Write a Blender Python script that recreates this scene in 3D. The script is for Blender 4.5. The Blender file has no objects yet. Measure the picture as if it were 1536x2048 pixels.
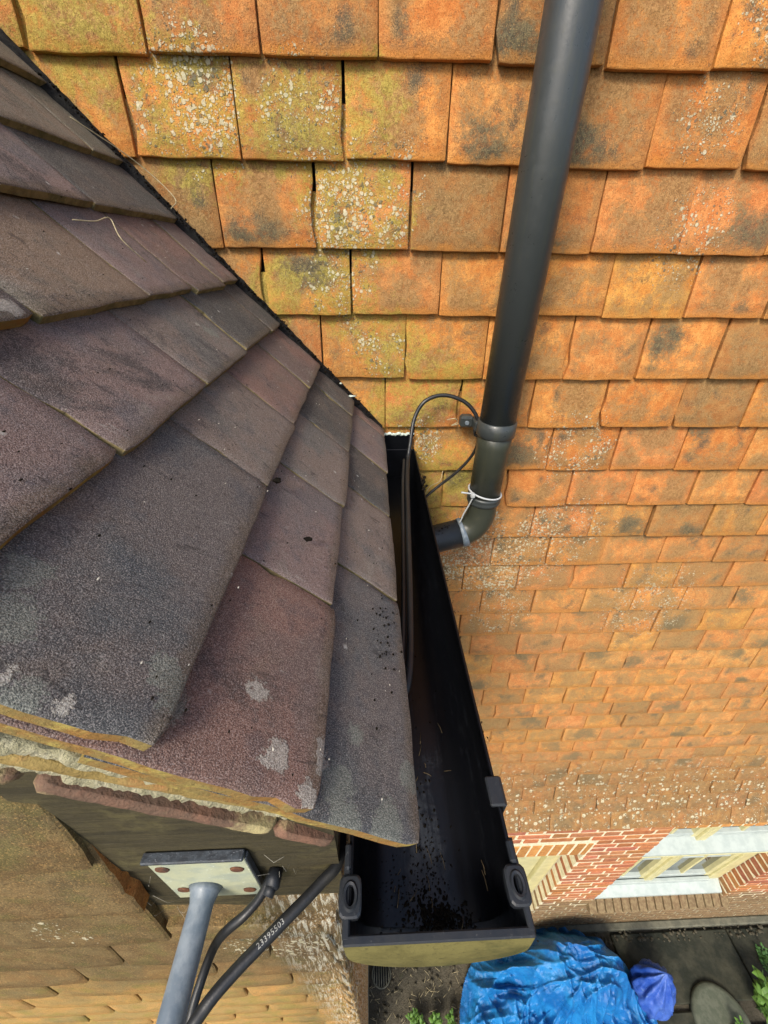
import bpy, bmesh, math, random
from mathutils import Vector, Matrix, noise as mn

# ------------------------------------------------------------------ scene, camera, light
S = bpy.context.scene
COL = S.collection
R = math.radians
cam_d = bpy.data.cameras.new('camera')
cam = bpy.data.objects.new('camera', cam_d); COL.objects.link(cam); S.camera = cam
cam_d.sensor_fit = 'AUTO'; cam_d.sensor_width = 36.0; cam_d.lens = 770.0/2048*36
cam_d.clip_start = 0.02; cam_d.clip_end = 600
cam.location = (0.0, -0.8442, -0.3641)
cam.rotation_euler = (0.98199, -0.01136, -0.03574)

SUN_EL, SUN_AZ = R(46), R(211)          # azimuth measured from +Y towards +X
world = bpy.data.worlds.new('World'); S.world = world; world.use_nodes = True
wn = world.node_tree
bg = wn.nodes['Background']
sky = wn.nodes.new('ShaderNodeTexSky'); sky.sky_type = 'NISHITA'; sky.sun_disc = False
sky.sun_elevation = SUN_EL; sky.sun_rotation = SUN_AZ
sky.air_density = 1.0; sky.dust_density = 3.0; sky.ozone_density = 1.0
wn.links.new(sky.outputs[0], bg.inputs[0]); bg.inputs[1].default_value = 0.15
sun_d = bpy.data.lights.new('sun', 'SUN'); sun_d.energy = 2.1; sun_d.angle = R(16)
sun_d.color = (1.0, 0.93, 0.82)
sun = bpy.data.objects.new('sun', sun_d); COL.objects.link(sun)
sdir = Vector((math.sin(SUN_AZ)*math.cos(SUN_EL), math.cos(SUN_AZ)*math.cos(SUN_EL), math.sin(SUN_EL)))
sun.rotation_euler = sdir.to_track_quat('Z', 'Y').to_euler()
S.view_settings.view_transform = 'Standard'; S.view_settings.look = 'None'
S.view_settings.gamma = 1.0; S.view_settings.use_curve_mapping = False
S.view_settings.exposure = 0.82
S.cycles.max_bounces = 5; S.cycles.diffuse_bounces = 3; S.cycles.glossy_bounces = 2
rnd = random.Random(7)

# ------------------------------------------------------------------ node helper
class NT:
    def __init__(s, name, rough=0.8, spec=0.3):
        s.m = bpy.data.materials.new(name); s.m.use_nodes = True; s.t = s.m.node_tree
        s.b = s.t.nodes['Principled BSDF']
        s.b.inputs['Roughness'].default_value = rough
        s.b.inputs['Specular IOR Level'].default_value = spec
    def node(s, ty, **kw):
        n = s.t.nodes.new(ty)
        for k, v in kw.items(): setattr(n, k, v)
        return n
    def put(s, sock, v):
        if isinstance(v, bpy.types.NodeSocket): s.t.links.new(v, sock)
        elif v is not None: sock.default_value = v
    def pos(s): return s.node('ShaderNodeNewGeometry').outputs['Position']
    def obj(s): return s.node('ShaderNodeTexCoord').outputs['Object']
    def info(s, k): return s.node('ShaderNodeObjectInfo').outputs[k]
    def vm(s, op, a, b=None, sc=None):
        n = s.node('ShaderNodeVectorMath', operation=op)
        s.put(n.inputs[0], a)
        if b is not None: s.put(n.inputs[1], b)
        if sc is not None: s.put(n.inputs['Scale'], sc)
        return n.outputs['Value'] if op in ('LENGTH', 'DISTANCE', 'DOT_PRODUCT') else n.outputs[0]
    def ma(s, op, a, b=None, c=None, clamp=False):
        n = s.node('ShaderNodeMath', operation=op); n.use_clamp = clamp
        s.put(n.inputs[0], a)
        if b is not None: s.put(n.inputs[1], b)
        if c is not None: s.put(n.inputs[2], c)
        return n.outputs[0]
    def noise(s, vec, scale, detail=4, rough=0.55, dist=0.0, col=False):
        n = s.node('ShaderNodeTexNoise'); s.put(n.inputs['Vector'], vec)
        n.inputs['Scale'].default_value = scale; n.inputs['Detail'].default_value = detail
        n.inputs['Roughness'].default_value = rough; n.inputs['Distortion'].default_value = dist
        return n.outputs['Color' if col else 'Fac']
    def voro(s, vec, scale, feature='F1', rand=1.0, out='Distance'):
        n = s.node('ShaderNodeTexVoronoi', feature=feature); s.put(n.inputs['Vector'], vec)
        n.inputs['Scale'].default_value = scale; n.inputs['Randomness'].default_value = rand
        return n.outputs[out]
    def mr(s, v, a, b, c=0.0, d=1.0, smooth=True):
        n = s.node('ShaderNodeMapRange'); n.interpolation_type = 'SMOOTHSTEP' if smooth else 'LINEAR'
        s.put(n.inputs[0], v); s.put(n.inputs[1], a); s.put(n.inputs[2], b); s.put(n.inputs[3], c); s.put(n.inputs[4], d)
        return n.outputs[0]
    def mix(s, f, a, b, mode='MIX'):
        n = s.node('ShaderNodeMix', data_type='RGBA', blend_type=mode)
        s.put(n.inputs[0], f); s.put(n.inputs[6], a); s.put(n.inputs[7], b)
        return n.outputs[2]
    def xyz(s, v):
        n = s.node('ShaderNodeSeparateXYZ'); s.put(n.inputs[0], v); return n.outputs
    def scale3(s, v, sc): return s.vm('MULTIPLY', v, sc)
    def blobs(s, vec, pts):
        out = None
        for (p, r) in pts:
            d = s.vm('DISTANCE', vec, p)
            f = s.mr(d, r, r*0.35)
            out = f if out is None else s.ma('MAXIMUM', out, f)
        return out
    def bump(s, h, strength=0.5, dist=0.002, normal=None):
        n = s.node('ShaderNodeBump'); n.inputs['Strength'].default_value = strength
        n.inputs['Distance'].default_value = dist; s.put(n.inputs['Height'], h)
        if normal is not None: s.put(n.inputs['Normal'], normal)
        return n.outputs[0]
    def out(s, col=None, rough=None, normal=None):
        s.put(s.b.inputs['Base Color'], col); s.put(s.b.inputs['Roughness'], rough)
        if normal is not None: s.put(s.b.inputs['Normal'], normal)
        return s.m

def C4(r, g, b): return (r, g, b, 1.0)

def jitter_vec(n, amount=23.0):
    """world position plus an offset that differs from object to object"""
    r = n.info('Random')
    off = n.vm('SCALE', (1.7, 3.1, 2.3), sc=n.ma('MULTIPLY', r, amount))
    return n.vm('ADD', n.pos(), off)

# ------------------------------------------------------------------ materials
def mat_wall_tile(name, side=False, gable=False):
    n = NT(name, 0.86, 0.25)
    p = n.pos(); q = jitter_vec(n)
    tint = n.info('Color')
    big = n.noise(q, 14, 5, 0.6, 0.4)
    mid = n.noise(q, 45, 5, 0.65)
    fine = n.noise(q, 620, 3, 0.75)
    med = n.noise(q, 170, 4, 0.7)
    orange = n.mix(n.mr(mid, .35, .65), C4(.50, .175, .040), C4(.61, .285, .078))
    base = n.mix(n.mr(med, .36, .70, 0, .55), orange, C4(.44, .145, .03))
    base = n.mix(1.0, base, tint, 'MULTIPLY')
    # brown grey weathering that stays off the worn tail edge
    o = n.xyz(n.obj())
    inside = n.ma('MULTIPLY', n.mr(n.ma('ABSOLUTE', o[0]), .083, .060), n.mr(o[1], .000, .022))
    sm = n.ma('MULTIPLY', n.mr(n.ma('ADD', big, n.ma('MULTIPLY', n.ma('SUBTRACT', med, .5), .45)), .38, .58), n.ma('ADD', n.ma('MULTIPLY', inside, .7), .3))
    base = n.mix(n.ma('MULTIPLY', sm, .74), base, n.mix(n.mr(med, .4, .6), C4(.14, .095, .040), C4(.30, .20, .085)))
    dk = n.mr(n.ma('ADD', n.noise(n.vm('ADD', q, (5, 9, 1)), 17, 3, .55, .2), n.ma('MULTIPLY', n.ma('SUBTRACT', fine, .5), .35)), .56, .74)
    base = n.mix(n.ma('MULTIPLY', n.ma('MULTIPLY', dk, inside), .85), base, C4(.075, .075, .052))
    rr2 = n.info('Random'); pick = n.mr(n.ma('FRACT', n.ma('MULTIPLY', rr2, 17.3)), .55, .85)
    cc = n.node('ShaderNodeCombineXYZ')
    n.put(cc.inputs[0], n.ma('MULTIPLY', n.ma('SUBTRACT', n.ma('FRACT', n.ma('MULTIPLY', rr2, 71.7)), .5), .12))
    n.put(cc.inputs[1], n.ma('MULTIPLY', n.ma('FRACT', n.ma('MULTIPLY', rr2, 43.1)), .13))
    ctr = n.mr(n.vm('LENGTH', n.vm('MULTIPLY', n.vm('SUBTRACT', n.obj(), cc.outputs[0]), (1, 1.3, 0))), .100, .00)
    bl = n.mr(n.ma('ADD', ctr, n.ma('ADD', n.ma('MULTIPLY', n.ma('SUBTRACT', big, .5), 1.6), n.ma('MULTIPLY', n.ma('SUBTRACT', med, .5), .9))), .35, .95)
    base = n.mix(n.ma('MULTIPLY', n.ma('MULTIPLY', bl, pick), .92), base, n.mix(n.mr(med, .4, .6), C4(.050, .054, .040), C4(.13, .115, .065)))
    # bright worn orange along tail edge
    tl = n.ma('MULTIPLY', n.mr(n.ma('ADD', o[1], n.ma('MULTIPLY', n.ma('SUBTRACT', mid, .5), .05)), .014, .002), .45)
    base = n.mix(tl, base, C4(.62, .26, .05))
    if not gable:
        # greenish yellow lichen where the wall stays damp
        yl = n.blobs(p, [((-.27, 0, -.19), .16), ((-.11, 0, -.2), .13), ((-.42, 0, -.06), .22), ((-.17, 0, -.42), .10),
                         ((-.05, 0, -.44), .12), ((.05, 0, -.52), .13), ((.08, 0, -.64), .15), ((.17, 0, -.60), .12),
                         ((.17, 0, -.83), .17), ((.13, 0, -.95), .16), ((-.02, 0, -.3), .17), ((.0, 0, -.17), .10)])
        nz = n.noise(p, 42, 7, .72, .6); nz2 = n.noise(p, 260, 4, .75)
        ym = n.mr(n.ma('ADD', n.ma('MULTIPLY', yl, .26), n.ma('ADD', n.ma('MULTIPLY', nz, .80), n.ma('MULTIPLY', nz2, .30))), .69, .88)
        base = n.mix(n.ma('MULTIPLY', ym, .72), base, n.mix(n.mr(med, .35, .65), C4(.25, .205, .035), C4(.42, .355, .065)))
        wl = n.blobs(p, [((-.27, 0, -.17), .16), ((-.10, 0, -.18), .13), ((.0, 0, -.29), .17), ((.03, 0, -.53), .10), ((-.06, 0, -.41), .12), ((-.05, 0, -.31), .13),
                         ((.27, 0, -1.06), .20), ((.37, 0, -1.16), .20), ((.5, 0, -1.1), .20), ((.42, 0, -1.32), .20), ((.3, 0, -.98), .13),
                         ((.62, 0, -.05), .14), ((.56, 0, -.17), .10), ((.12, 0, -.72), .11), ((.6, 0, -.33), .14),
                         ((.5, 0, -.75), .18), ((.55, 0, -1.0), .22), ((.9, 0, -1.3), .3)])
        wl = n.ma('ADD', wl, n.ma('MULTIPLY', n.blobs(p, [((-.035, 0, -.30), .075), ((-.25, 0, -.155), .07), ((-.03, 0, -.505), .05), ((.35, 0, -1.08), .13), ((.46, 0, -1.0), .09),
                         ((.27, 0, -1.12), .09), ((.40, 0, -1.18), .10), ((.14, 0, -.74), .05), ((.61, 0, -.04), .06)]), .55))
    else:
        wl = n.blobs(p, [((-.10, -.755, -1.0), .12), ((-.3, -.755, -.9), .06)])
        gz = n.xyz(p)
        dull = n.mr(n.ma('ADD', gz[2], n.ma('MULTIPLY', n.ma('SUBTRACT', big, .5), .35)), -1.45, -1.05)  # dull brown towards the top of the gable, fading out below
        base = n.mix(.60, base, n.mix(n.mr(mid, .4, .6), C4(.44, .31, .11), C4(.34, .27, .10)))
        base = n.mix(n.ma('MULTIPLY', dull, .80), base, n.mix(n.mr(mid, .4, .6), C4(.050, .040, .022), C4(.105, .080, .040)))
        gr = n.mr(n.noise(p, 30, 4, .6), .50, .66)
        base = n.mix(n.ma('MULTIPLY', gr, .55), base, n.mix(dull, C4(.26, .22, .05), C4(.105, .098, .030)))
        # pale furry streaks beside the corner
        st = n.noise(n.scale3(p, (260, 260, 14)), 1.0, 4, .75, .5)
        cm = n.mr(n.ma('ADD', gz[0], n.ma('MULTIPLY', n.ma('SUBTRACT', big, .5), .06)), -.125, -.075)
        base = n.mix(n.ma('MULTIPLY', n.ma('MULTIPLY', n.mr(st, .50, .58), cm), .85), base, C4(.46, .45, .36))
        base = n.mix(n.ma('MULTIPLY', n.ma('MULTIPLY', n.mr(st, .48, .42), cm), .7), base, C4(.09, .07, .04))
    zz = n.xyz(p)[2]
    band = n.mr(n.ma('ADD', zz, n.ma('MULTIPLY', n.ma('SUBTRACT', big, .5), .35)), -2.30, -2.65) if not gable else 0.0
    dens = n.ma('ADD', n.ma('MULTIPLY', wl, .27), n.ma('MULTIPLY', n.mr(n.noise(q, 22, 4, .6), .5, .75), .13))
    wob = n.vm('ADD', q, n.vm('SCALE', n.noise(q, 190, 3, .6, col=True), sc=.0040))
    v1 = n.voro(wob, 130); v3 = n.voro(wob, 240)
    thr1 = n.ma('MULTIPLY', n.ma('SUBTRACT', n.ma('ADD', dens, n.ma('MULTIPLY', n.noise(p, 34, 6, .75), .62)), .43), 1.7, clamp=True)
    thr1 = n.ma('MINIMUM', thr1, .40)
    vc = n.xyz(n.voro(wob, 130, out='Color'))
    s1 = n.mr(n.ma('SUBTRACT', n.ma('MULTIPLY', thr1, n.ma('ADD', .5, vc[0])), v1), -.02, .08)
    s3 = n.mr(n.ma('SUBTRACT', n.ma('MULTIPLY', thr1, .95), v3), -.03, .10)
    # round grey white rosettes low on the wall
    wob2 = n.vm('ADD', q, n.vm('SCALE', n.noise(q, 60, 3, .6, col=True), sc=.010))
    c55 = n.xyz(n.voro(wob2, 42, out='Color'))
    r_ = n.ma('MULTIPLY', n.ma('POWER', c55[0], 1.2), .52)
    s2 = n.ma('MULTIPLY', n.ma('MULTIPLY', n.mr(n.ma('SUBTRACT', r_, n.voro(wob2, 42)), -.01, .06), band), n.mr(c55[0], .30, .45))
    s4 = n.ma('MULTIPLY', n.mr(n.ma('SUBTRACT', n.ma('MULTIPLY', c55[1], .42), n.voro(wob, 95)), -.01, .06), n.ma('MULTIPLY', band, n.mr(med, .45, .55)))
    w = n.ma('MAXIMUM', n.ma('MAXIMUM', s1, s3), n.ma('MAXIMUM', s2, s4))
    if not gable:
        dust = n.mr(n.ma('ADD', zz, n.ma('MULTIPLY', n.ma('SUBTRACT', mid, .5), .8)), -.75, -1.5)
        base = n.mix(n.ma('MULTIPLY', dust, .18), base, n.mix(n.mr(med, .4, .6), C4(.56, .37, .15), C4(.44, .30, .13)))
        dark = n.mr(n.ma('ADD', zz, n.ma('MULTIPLY', n.ma('SUBTRACT', big, .5), .6)), -2.15, -2.7)
        base = n.mix(n.ma('MULTIPLY', dark, .62), base, n.mix(n.mr(mid, .4, .6), C4(.12, .08, .04), C4(.20, .13, .06)))
    # grain
    base = n.mix(n.mr(fine, .53, .66, 0, .72), base, C4(.075, .042, .018))
    base = n.mix(n.mr(fine, .45, .32, 0, .36), base, C4(.72, .42, .14))
    base = n.mix(n.ma('MULTIPLY', w, n.mr(med, .30, .62, .55, .88)), base, n.mix(n.mr(vc[1], .80, .82), n.mix(vc[2], C4(.58, .54, .38), C4(.48, .45, .30)), C4(.13, .13, .09)))
    h = n.ma('ADD', n.ma('MULTIPLY', fine, .45), n.ma('ADD', n.ma('MULTIPLY', med, .7), n.ma('MULTIPLY', w, .8)))
    nb = n.bump(h, .8, .0028)
    nb = n.bump(mid, .5, .003, nb)
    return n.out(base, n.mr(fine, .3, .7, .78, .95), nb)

def mat_roof_tile(name):
    n = NT(name, 0.8, 0.25)
    p = n.pos(); q = jitter_vec(n)
    tint = n.info('Color')
    # coordinates along the slope stretch the weathering streaks
    big = n.noise(q, 9, 5, .6, .3); mid = n.noise(q, 34, 5, .65); fine = n.noise(q, 1250, 2, .75); med = n.noise(q, 260, 4, .72)
    base = n.mix(n.mr(big, .42, .58), tint, n.mix(1.0, tint, C4(1.40, 1.16, 1.06), 'MULTIPLY'))
    base = n.mix(n.mr(mid, .5, .7, 0, .55), base, n.mix(1.0, tint, C4(.70, .77, .88), 'MULTIPLY'))
    br = n.mr(n.noise(n.vm('ADD', q, (3, 7, 2)), 13, 4, .65, .5), .55, .72)
    base = n.mix(n.ma('MULTIPLY', br, .45), base, C4(.17, .12, .085))
    db = n.mr(n.ma('ADD', n.noise(n.vm('ADD', q, (9, 4, 6)), 8, 6, .7, .6), n.ma('MULTIPLY', n.ma('SUBTRACT', med, .5), .2)), .53, .66)
    base = n.mix(n.ma('MULTIPLY', db, .72), base, C4(.030, .030, .031))
    lb = n.mr(n.noise(n.vm('ADD', q, (1, 8, 6)), 11, 6, .72, .5), .56, .70)
    base = n.mix(n.ma('MULTIPLY', lb, .50), base, C4(.23, .205, .17))
    # paler, slightly brown tail edges
    o = n.xyz(n.obj())
    edge = n.ma('MAXIMUM', n.mr(n.ma('ADD', o[1], n.ma('MULTIPLY', n.ma('SUBTRACT', mid, .5), .02)), .014, .001), 0.0)
    base = n.mix(n.ma('MULTIPLY', edge, .5), base, C4(.20, .15, .09))
    # salt and pepper
    base = n.mix(n.mr(fine, .50, .60, 0, .82), base, n.mix(.65, base, C4(.008, .008, .010)))
    base = n.mix(n.mr(fine, .47, .36, 0, .62), base, n.mix(.5, base, C4(.50, .45, .42)))
    base = n.mix(n.mr(med, .55, .75, 0, .4), base, C4(.035, .033, .038))
    # dark damp streaks running down the slope
    ws = n.noise(n.scale3(n.vm('ADD', q, (2, 5, 7)), (26, 90, 26)), 1.0, 4, .65, .6)
    base = n.mix(n.ma('MULTIPLY', n.mr(ws, .62, .68), .5), base, C4(.022, .020, .020))
    base = n.mix(n.ma('MULTIPLY', n.mr(n.noise(n.scale3(n.vm('ADD', q, (8, 1, 3)), (40, 150, 40)), 1.0, 5, .7, .8), .64, .72), .5), base, C4(.30, .29, .26))
    # crusts of pale lichen
    wob = n.vm('ADD', p, n.vm('SCALE', n.vm('SUBTRACT', n.noise(p, 70, 5, .75, col=True), (.5, .5, .5)), sc=.024))
    sp = ROOF_SPOTS
    k = n.blobs(wob, [(a, r) for a, r in sp])
    ks = n.mr(n.ma('ADD', k, n.ma('MULTIPLY', n.ma('SUBTRACT', med, .5), 1.2)), .32, .62)
    base = n.mix(n.ma('MULTIPLY', ks, .78), base, n.mix(n.mr(fine, .4, .6), C4(.42, .40, .35), C4(.22, .20, .17)))
    cr = n.blobs(wob, ROOF_GREEN)
    cs = n.mr(n.ma('ADD', cr, n.ma('MULTIPLY', n.ma('SUBTRACT', med, .5), 1.4)), .35, .8)
    base = n.mix(n.ma('MULTIPLY', cs, .6), base, n.mix(n.mr(fine, .4, .6), C4(.25, .265, .22), C4(.10, .11, .095)))
    st = n.voro(n.vm('ADD', q, n.vm('SCALE', n.noise(q, 150, 3, .6, col=True), sc=.006)), 42)
    sc_ = n.xyz(n.voro(q, 42, out='Color'))[0]
    sm = n.ma('MULTIPLY', n.mr(st, .13, .04), n.mr(sc_, .80, .84))
    base = n.mix(n.ma('MULTIPLY', sm, .8), base, C4(.42, .42, .38))
    h = n.ma('ADD', n.ma('MULTIPLY', fine, .5), n.ma('ADD', n.ma('MULTIPLY', med, .6), n.ma('MULTIPLY', ks, .4)))
    nb = n.bump(h, .9, .0020)
    nb = n.bump(mid, .35, .005, nb)
    return n.out(base, n.mr(med, .3, .7, .62, .88), nb)

def mat_crust(name, cols, scale=60, sc2=300, rough=.95, dist=.003):
    """irregular mossy / lichen covered edge"""
    n = NT(name, rough, .15)
    q = jitter_vec(n)
    a = n.noise(q, scale, 6, .7, .4); b = n.noise(q, sc2, 4, .7); c = n.noise(n.vm('ADD', q, (4, 2, 9)), scale*.5, 5, .7)
    col = n.mix(n.mr(a, .38, .62), C4(*cols[0]), C4(*cols[1]))
    col = n.mix(n.mr(c, .5, .66), col, C4(*cols[2]))
    col = n.mix(n.mr(b, .55, .75, 0, .6), col, C4(*cols[3]))
    return n.out(col, None, n.bump(n.ma('ADD', a, n.ma('MULTIPLY', b, .6)), .8, dist))

def mat_plastic(name, col, rough=.4, dirt=0.0, spec=.4, wear=.0, algae=0.0, dcol=(.10, .085, .05)):
    n = NT(name, rough, spec)
    q = n.pos()
    a = n.noise(q, 40, 6, .7, .3); b = n.noise(q, 260, 4, .7)
    st = n.noise(n.scale3(q, (60, 3, 60)), 3, 4, .6)
    c = n.mix(n.mr(a, .55, .75, 0, dirt), C4(*col), C4(*dcol))
    c = n.mix(n.mr(b, .62, .75, 0, wear), c, C4(.3, .3, .28))
    c = n.mix(n.mr(n.noise(n.scale3(q, (90, 90, 3)), 1.0, 5, .7, .5), .52, .70, 0, dirt*.7), c, C4(*dcol))
    r = n.mr(n.ma('ADD', a, n.ma('MULTIPLY', st, .6)), .5, 1.1, max(.05, rough-.1), min(1, rough+.18))
    return n.out(c, r, n.bump(n.ma('ADD', a, n.ma('MULTIPLY', b, .3)), .12, .003))

def mat_wood(name, c1, c2, c3, ax=(4, 40, 60)):
    n = NT(name, .75, .3)
    q = n.pos()
    g = n.noise(n.scale3(q, ax), 2.2, 7, .72, .6); f = n.noise(q, 180, 5, .7)
    k = n.noise(q, 22, 5, .7)
    c = n.mix(n.mr(g, .38, .62), C4(*c1), C4(*c2))
    c = n.mix(n.mr(k, .5, .68, 0, .75), c, C4(*c3))
    crack = n.mr(g, .335, .31)
    c = n.mix(n.ma('MULTIPLY', crack, .8), c, C4(.012, .01, .008))
    return n.out(c, n.mr(f, .3, .7, .55, .85), n.bump(n.ma('ADD', g, n.ma('MULTIPLY', f, .25)), .7, .003))

def mat_brick(name):
    n = NT(name, .85, .25)
    q = jitter_vec(n); t = n.info('Color')
    a = n.noise(q, 40, 5, .65); b = n.noise(q, 170, 4, .7)
    c = n.mix(n.mr(a, .35, .65), C4(.34, .125, .055), C4(.44, .19, .085))
    c = n.mix(1.0, c, t, 'MULTIPLY')
    c = n.mix(n.mr(b, .56, .72, 0, .5), c, C4(.16, .05, .03))
    z = n.xyz(n.pos())[2]
    old = n.mr(n.ma('ADD', z, n.ma('MULTIPLY', n.ma('SUBTRACT', n.noise(n.pos(), 5, 4), .5), .3)), -4.85, -5.15)
    c = n.mix(n.ma('MULTIPLY', old, .85), c, n.mix(n.mr(a, .4, .6), C4(.13, .095, .05), C4(.20, .16, .085)))
    return n.out(c, None, n.bump(n.ma('ADD', a, b), .5, .003))

def mat_mortar(name, c1=(.74, .69, .50), c2=(.60, .54, .36), low=True):
    n = NT(name, .95, .15)
    q = n.pos(); a = n.noise(q, 50, 5, .7); b = n.noise(q, 350, 4, .75)
    c = n.mix(n.mr(a, .4, .62), C4(*c1), C4(*c2))
    if low:
        z = n.xyz(q)[2]
        c = n.mix(n.ma('MULTIPLY', n.mr(z, -5.1, -5.4), .7), c, C4(.2, .17, .10))
    c = n.mix(n.mr(b, .6, .75, 0, .4), c, C4(.16, .13, .08))
    return n.out(c, None, n.bump(n.ma('ADD', a, b), .9, .003))

def mat_flat(name, c1, c2, scale=30, rough=.6, spec=.35, bd=.002, bs=.3, c3=None):
    n = NT(name, rough, spec)
    q = n.pos(); a = n.noise(q, scale, 5, .65); b = n.noise(q, scale*6, 4, .7)
    c = n.mix(n.mr(a, .38, .64), C4(*c1), C4(*c2))
    if c3: c = n.mix(n.mr(b, .58, .72, 0, .7), c, C4(*c3))
    return n.out(c, n.mr(b, .3, .7, rough-.08, rough+.08), n.bump(n.ma('ADD', a, n.ma('MULTIPLY', b, .5)), bs, bd))

def mat_tarp(name, c1, c2):
    n = NT(name, .34, .5)
    q = n.pos(); a = n.noise(q, 4, 5, .6, .5); b = n.noise(q, 22, 5, .65)
    w = n.node('ShaderNodeTexWave'); w.inputs['Scale'].default_value = 90; n.put(w.inputs[0], q)
    c = n.mix(n.mr(a, .35, .65), C4(*c1), C4(*c2))
    c = n.mix(n.mr(b, .60, .72, 0, .35), c, C4(.30, .48, .60))
    c = n.mix(n.mr(n.noise(q, 9, 6, .75), .64, .72, 0, .6), c, C4(.05, .09, .12))
    h = n.ma('ADD', n.ma('MULTIPLY', b, 1.0), n.ma('MULTIPLY', w.outputs['Fac'], .03))
    return n.out(c, n.mr(b, .3, .7, .25, .5), n.bump(h, .6, .02))

def mat_ground(name):
    n = NT(name, .9, .25)
    q = n.pos(); a = n.noise(q, 3, 6, .65, .4); b = n.noise(q, 28, 6, .75); f = n.noise(q, 120, 4, .75)
    c = n.mix(n.mr(a, .38, .62), C4(.055, .05, .036), C4(.10, .088, .062))
    c = n.mix(n.mr(b, .52, .68, 0, .7), c, C4(.025, .022, .017))
    c = n.mix(n.mr(f, .62, .72, 0, .7), c, C4(.26, .24, .18))
    c = n.mix(n.mr(n.noise(q, 7, 5, .7), .58, .7, 0, .5), c, C4(.05, .065, .03))
    return n.out(c, None, n.bump(n.ma('ADD', b, n.ma('MULTIPLY', f, .5)), .9, .02))

# lichen crusts on the dark roof tiles: (x, y, z) on the slope and radius
RA, RB = -1.0791, -0.6580
def slope(s, y, h=0.0):
    """point on the roof plane: s metres down the slope, y along the eaves, h above"""
    c, d = 0.67974, -0.73346
    x0 = -RB*(-d)                      # foot of the origin on the slope line
    x = (s + RB*0.73346) * 0.67974
    z = RA*x + RB
    nx, nz = 0.73346, 0.67974
    return (x + nx*h, y, z + nz*h)
ROOF_SPOTS = [(slope(.441, -.727), .016), (slope(.405, -.737), .014), (slope(.384, -.705), .012), (slope(.430, -.750), .010),
              (slope(.351, -.648), .008), (slope(.343, -.642), .006), (slope(.350, -.696), .007), (slope(.343, -.704), .006),
              (slope(.257, -.683), .006), (slope(.125, -.543), .013), (slope(.03, -.256), .010), (slope(.177, -.308), .010), (slope(.270, -.748), .010), (slope(.296, -.748), .007), (slope(.39, -.665), .004)]
ROOF_GREEN = [(slope(.457, -.738), .024), (slope(.462, -.755), .024), (slope(.499, -.748), .022), (slope(.524, -.717), .016), (slope(.341, -.732), .018), (slope(.326, -.722), .014),
              (slope(.255, -.726), .022), (slope(.249, -.703), .018), (slope(.28, -.755), .016), (slope(.19, -.30), .018), (slope(.47, -.70), .014)]

M = {}
M['wall_tile'] = mat_wall_tile('clay_tile')
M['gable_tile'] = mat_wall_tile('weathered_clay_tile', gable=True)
M['roof_tile'] = mat_roof_tile('dark_roof_tile')
M['tile_edge'] = mat_crust('mossy_tile_edge', [(.15, .12, .06), (.24, .19, .09), (.12, .11, .05), (.05, .04, .025)])
M['verge_edge'] = mat_crust('ochre_lichen_edge', [(.24, .13, .04), (.20, .15, .055), (.34, .28, .08), (.10, .065, .03)])
M['under_edge'] = mat_crust('brown_clay_edge', [(.22, .16, .055), (.30, .22, .08), (.34, .15, .06), (.12, .08, .04)], 30)
M['red_edge'] = mat_crust('purple_clay_edge', [(.13, .085, .06), (.19, .105, .07), (.42, .36, .18), (.09, .06, .05)], 30)
M['verge_mortar'] = mat_crust('lime_mortar', [(.44, .41, .27), (.33, .31, .19), (.54, .51, .38), (.13, .11, .07)], 110, 520, dist=.006)
def mat_gutter():
    n = NT('black_gutter_plastic', .33, .32)
    q = n.pos(); st = n.noise(n.scale3(q, (110, 7, 110)), 1.0, 6, .7, .8); a = n.noise(q, 55, 6, .75, .5); f = n.noise(q, 420, 4, .7)
    c = n.mix(n.mr(a, .5, .75, 0, .5), C4(.0030, .0034, .0046), C4(.007, .007, .007))
    z = n.xyz(q)
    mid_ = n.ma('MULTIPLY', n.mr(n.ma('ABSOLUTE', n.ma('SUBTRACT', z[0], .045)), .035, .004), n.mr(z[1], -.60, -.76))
    sheen = n.mr(n.ma('ADD', n.ma('ADD', n.ma('MULTIPLY', mid_, .22), n.ma('MULTIPLY', st, .5)), n.ma('MULTIPLY', a, .45)), .52, .76)
    c = n.mix(n.ma('MULTIPLY', sheen, .75), c, C4(.040, .048, .060))  # bluish grey sheen painted into the colour as pale streaks
    c = n.mix(n.mr(f, .68, .76, 0, .4), c, C4(.05, .05, .05))
    return n.out(c, n.mr(sheen, 0, 1, .30, .55), n.bump(n.ma('ADD', a, sheen), .12, .002))
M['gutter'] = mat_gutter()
M['gutter_rim'] = mat_plastic('grey_gutter_plastic', (.013, .0155, .019), .42, .5, .4, .18, dcol=(.022, .022, .02))
M['algae'] = mat_crust('olive_algae', [(.09, .08, .028), (.135, .12, .042), (.06, .06, .022), (.035, .03, .015)], 24, 200, rough=.8, dist=.0015)
M['pipe'] = mat_plastic('black_pipe_plastic', (.034, .040, .040), .34, .45, .5, .10, dcol=(.05, .055, .035))
M['pipe_old'] = mat_plastic('dusty_pipe_plastic', (.032, .036, .026), .36, .6, .45, .08, dcol=(.065, .062, .032))
M['cable'] = mat_plastic('black_cable', (.012, .013, .014), .38, .35, .45, .05, dcol=(.04, .037, .025))
M['tie'] = mat_plastic('pale_cable_tie', (.42, .44, .44), .5, .5, .3, .0, dcol=(.2, .2, .15))
M['print'] = mat_flat('white_print', (.36, .36, .33), (.22, .22, .20), 400, .7)
M['board'] = mat_wood('olive_stained_board', (.034, .029, .015), (.055, .046, .022), (.095, .082, .034))
M['plate'] = mat_flat('galvanised_plate', (.40, .42, .28), (.30, .34, .27), 45, .5, .5, .001, .3, (.62, .66, .55))
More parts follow.
